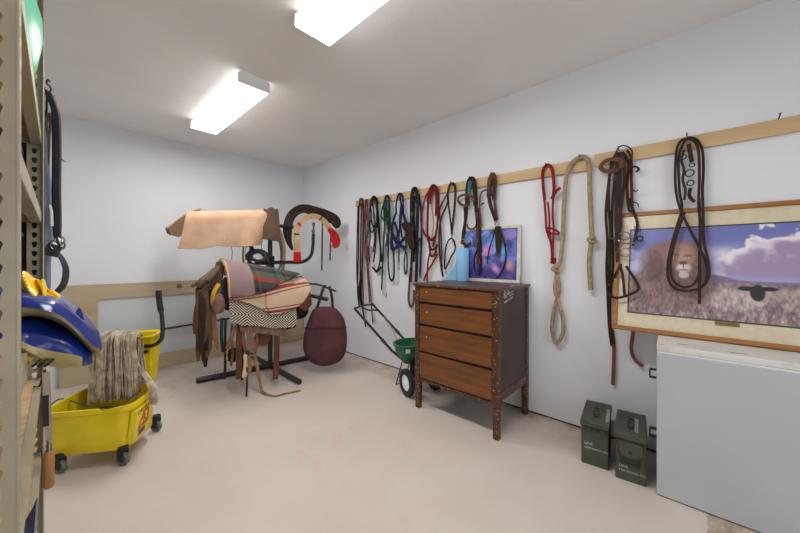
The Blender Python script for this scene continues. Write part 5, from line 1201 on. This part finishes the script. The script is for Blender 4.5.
for p in P:
    k_ = min(1, max(0, (.10-p.z)/.09)); nrs.append(Vector((-.3*(1-k_), -.95*(1-k_), k_+.02)))
b.strap(P, .026, .005, nrs); b.build('cinch_tail', 'leathertan', t)
b = MB(); b.lathe([(.006,0),(.011,.006),(.011,.03),(.005,.04),(.005,.055),(.012,.065),(.010,.09)], ony(227,350,2.975), (0,0,-1), 10); b.build('snap', 'brass', t)
fen('latigo', 'leatherdark', [(225.6,320,3.05),(225,336,3.03),(225.6,350,3.03),(225,372,3.03),(224.6,379,3.03)], .022)
fen('back_cinch', 'blackm', [(222,318,3.08),(221.4,336,3.08),(223,352,3.09)], .026, th=.012)
t = thing('mauve_pad', 'mauve pad lowest under the patterned blankets on the saddle', 'saddle pad', (1.4, 3.05, .5))
patch('pad', 'mauve', .10, .70, [(0,.30)], [(0,.58),(.2,.60),(.45,.61),(.62,.63),(.70,.61)], .022, t, th=.014, wk=.010, seed=2)
t = thing('diamond_blanket', 'black and white diamond-patterned blanket hanging on the saddle under the striped one', 'blanket', (1.45, 3.05, .6))
patch('cloth', 'diamond', -.02, .84, [(0,-.05)], [(0,.50),(.12,.535),(.3,.53),(.5,.545),(.75,.53),(.84,.50)], .046, t, 50, 34, .010, .012, 4)
t = thing('striped_blanket', 'cream wool blanket with red stripes folded on the saddle under the plaid one', 'blanket', (1.5, 3.05, .8))
patch('cloth', 'striped', 0, 1.08, [(0,-.15)], [(0,.30),(.2,.325),(.40,.38),(.46,.41),(.6,.395),(.82,.33),(1.0,.22),(1.08,.16)], .076, t, 50, 34, .012, .018, 6)
patch('folded_edge', 'striped', .40, 1.0, [(0,.14)], [(.38,.30),(.44,.385),(.6,.375),(.82,.315),(1.02,.19)], .094, t, 30, 20, .010, .012, 8)
t = thing('plaid_blanket', 'dark green and red plaid blanket topmost on the saddle', 'blanket', (1.45, 3.1, 1.0))
patch('cloth', 'plaid', -.03, 1.0, [(0,-.07)], [(-.03,.285),(.1,.275),(.3,.24),(.5,.20),(.75,.13),(1.0,.04)], .126, t, 50, 30, .012, .014, 11)
b = MB(); P = [sad(-.037, .0+.285*i/12, .132) for i in range(13)]; b.strap(P, .024, .014, AX.normalized()*-1); b.build('fringed_edge', 'tancinch', t)
# ------------------------------------------------------------------ fringed chaps over the pommel
t = thing('leather_chaps', 'olive-brown leather chaps with long fringe hanging over the front of the saddle', 'chaps', (1.0, 3.2, .35))
def quadsheet(part, m, c, Ys, th=.012, wk=.02, seed=1, nu=10, nv=14):
    q = [ony(x, y, Y) for (x, y), Y in zip(c, Ys)]
    def fn(u, v):
        p = (q[0]*(1-u)+q[1]*u)*(1-v)+(q[3]*(1-u)+q[2]*u)*v
        p.y += mn.noise(Vector((u*3+seed, v*4, seed)))*wk; return p
    b = MB(); b.sheet(fn, nu, nv, th); return b.build(part, m, t)
quadsheet('leg_panel', 'leatherchaps', [(217,262),(224.4,260),(219.6,300),(203,312)], (3.34,3.24,3.08,3.10), seed=2)
quadsheet('leg_panel', 'leatherdark', [(214,268),(222,266),(217,288),(200,294)], (3.40,3.32,3.16,3.18), seed=5)
b = MB(); P = cr([ony(196.6,286.6,3.10), ony(203,281,3.10), ony(210,275.6,3.14), ony(217,269,3.20)], 5); b.tube(P, .034, 12, scale=[.7,.9,1,1,1,1,1,1,1,1,1,1,1,1,.9,.8]); b.build('rolled_leg', 'leatherchaps', t)
b = MB(); P = cr([ony(207.6,281.6,3.08), ony(213,275,3.10), ony(219,268,3.14)], 5); b.tube(P, .026, 10); b.build('rolled_leg', 'leatherchaps', t)
fr = [((201,292),(197,312),(194.6,334),5.2,'leatherred'),((204,296),(200.6,322),(198,361),6.0,'leatherchaps'),((206.6,300),(204.6,332),(205.4,367),6.4,'leatherdark'),((209,302),(207.4,326),(208.4,350),5.4,'leatherchaps'),((203,300),(202,330),(200.6,352),5.0,'leatherdark'),((211.6,306),(211,322),(212,340),4.8,'leatherchaps'),((213,304),(214.6,328),(217.4,350),4.4,'leathertan'),((198.6,296),(199,318),(197.6,346),5.0,'leatherchaps'),((208,306),(209.6,338),(207,358),5.0,'leatherchaps'),((205,298),(206.6,322),(203.4,344),5.4,'leatherchaps'),((212,300),(213,314),(215,332),5.0,'leatherdark'),((201.6,306),(203.6,336),(203,362),4.6,'leatherchaps')]
for i, (a, c, e, w_, m_) in enumerate(fr):
    Y = 3.12-.014*(i % 5); P = cr([ony(a[0], a[1]-8, Y+.03), ony(a[0], a[1], Y), ony(c[0], c[1], Y-.01), ony(e[0], e[1], Y)], 5)
    b = MB(); b.strap(P, w_*.0092, .005, (-.35+.25*math.sin(i*2.1),-.93,0), scale=[1]*(len(P)-3)+[.9,.7,.35]); b.build('fringe', m_, t)
b = MB(); b.strap(cr([ony(219,284,3.05), ony(214.6,291,3.03), ony(212.6,300,3.03), ony(214.4,307,3.04)], 5), .032, .01, (-.5,-.85,0)); b.build('mustard_facing', 'mustard', t)
# ------------------------------------------------------------------ maroon feed bag
DB = 3.46
t = thing('feed_bag', 'round maroon canvas feed bag hanging by its strap from the rack', 'bag', ond(325,366,DB))
rows = [(307,316.5,333,.45),(310.5,312.4,338,.7),(318,309,343.4,.9),(327,305.8,346,1),(337,303.6,347,1),(347,303,346.6,1),(355,305,344.6,.92),(361,310,340,.75),(365,318,331.6,.4)]
RR = cr([Vector((a, l, r_)) for a, l, r_, d_ in rows], 4); DD = cr([Vector((d_,0,0)) for *_, d_ in rows], 4); n = 32; vs = []
rgt = Vector((RT[0],RT[1],0)); fwd = Vector((FW[0],FW[1],0))
for r, dd in zip(RR, DD):
    cpt = ond((r.y+r.z)/2, r.x, DB); hx = (r.z-r.y)/2*DB/F
    for j in range(n):
        a = 2*math.pi*j/n; w = 1+.10*math.sin(a*9+1)*max(0,(330-r.x)/22)+.035*math.sin(a*7+r.x*.2)+.16*mn.noise(Vector((math.cos(a)*2, math.sin(a)*2, r.x*.1)))
        vs.append(cpt+rgt*hx*math.cos(a)*(1+.01*math.sin(a*9))+fwd*(.085*dd.x*math.sin(a)*w))
b = MB(); b.add(vs, [(i*n+j, i*n+(j+1)%n, (i+1)*n+(j+1)%n, (i+1)*n+j) for i in range(len(RR)-1) for j in range(n)]+[tuple(range(n-1,-1,-1)), tuple((len(RR)-1)*n+j for j in range(n))])
b.build('bag_body', 'maroon', t)
b = MB(); b.strap([ond(304.6+42*i/10, 328+.6*math.sin(i), DB-.092*math.sin(math.pi*min(.97, max(.03, i/10)))**.5) for i in range(11)], .012, .006, [Vector((-FW[0],-FW[1],0))]*11); b.build('seam_piping', 'blackm', t)
for P in (((317,308,3.44),(320,299,3.44),(323,289,3.47),(324.6,286,3.50),(325.6,288,3.53)), ((332.6,308,3.44),(332,298,3.44),(330.4,290,3.47),(329.4,287.4,3.50),(329,289,3.53))):
    b = MB(); b.strap(cr([ond(*q) for q in P], 5), .030, .005, (-FW[0],-FW[1],0)); b.build('strap', 'leatherdark', t)
# ------------------------------------------------------------------ camera, world, view
cam = bpy.data.cameras.new('camera'); co = bpy.data.objects.new('camera', cam); COL.objects.link(co)
cam.sensor_width = 36; cam.lens = F/800*36; cam.shift_y = -8/800; cam.clip_start = .01
co.location = (0,0,H); co.rotation_euler = (R(90), 0, -YAW); SC.camera = co
w = bpy.data.worlds.new('world'); SC.world = w; w.use_nodes = True
w.node_tree.nodes['Background'].inputs['Color'].default_value = (.86,.93,1,1); w.node_tree.nodes['Background'].inputs['Strength'].default_value = 2.3
SC.view_settings.view_transform = 'Standard'; SC.view_settings.look = 'None'; SC.view_settings.gamma = 1; SC.view_settings.exposure = 0.42; SC.view_settings.use_curve_mapping = False
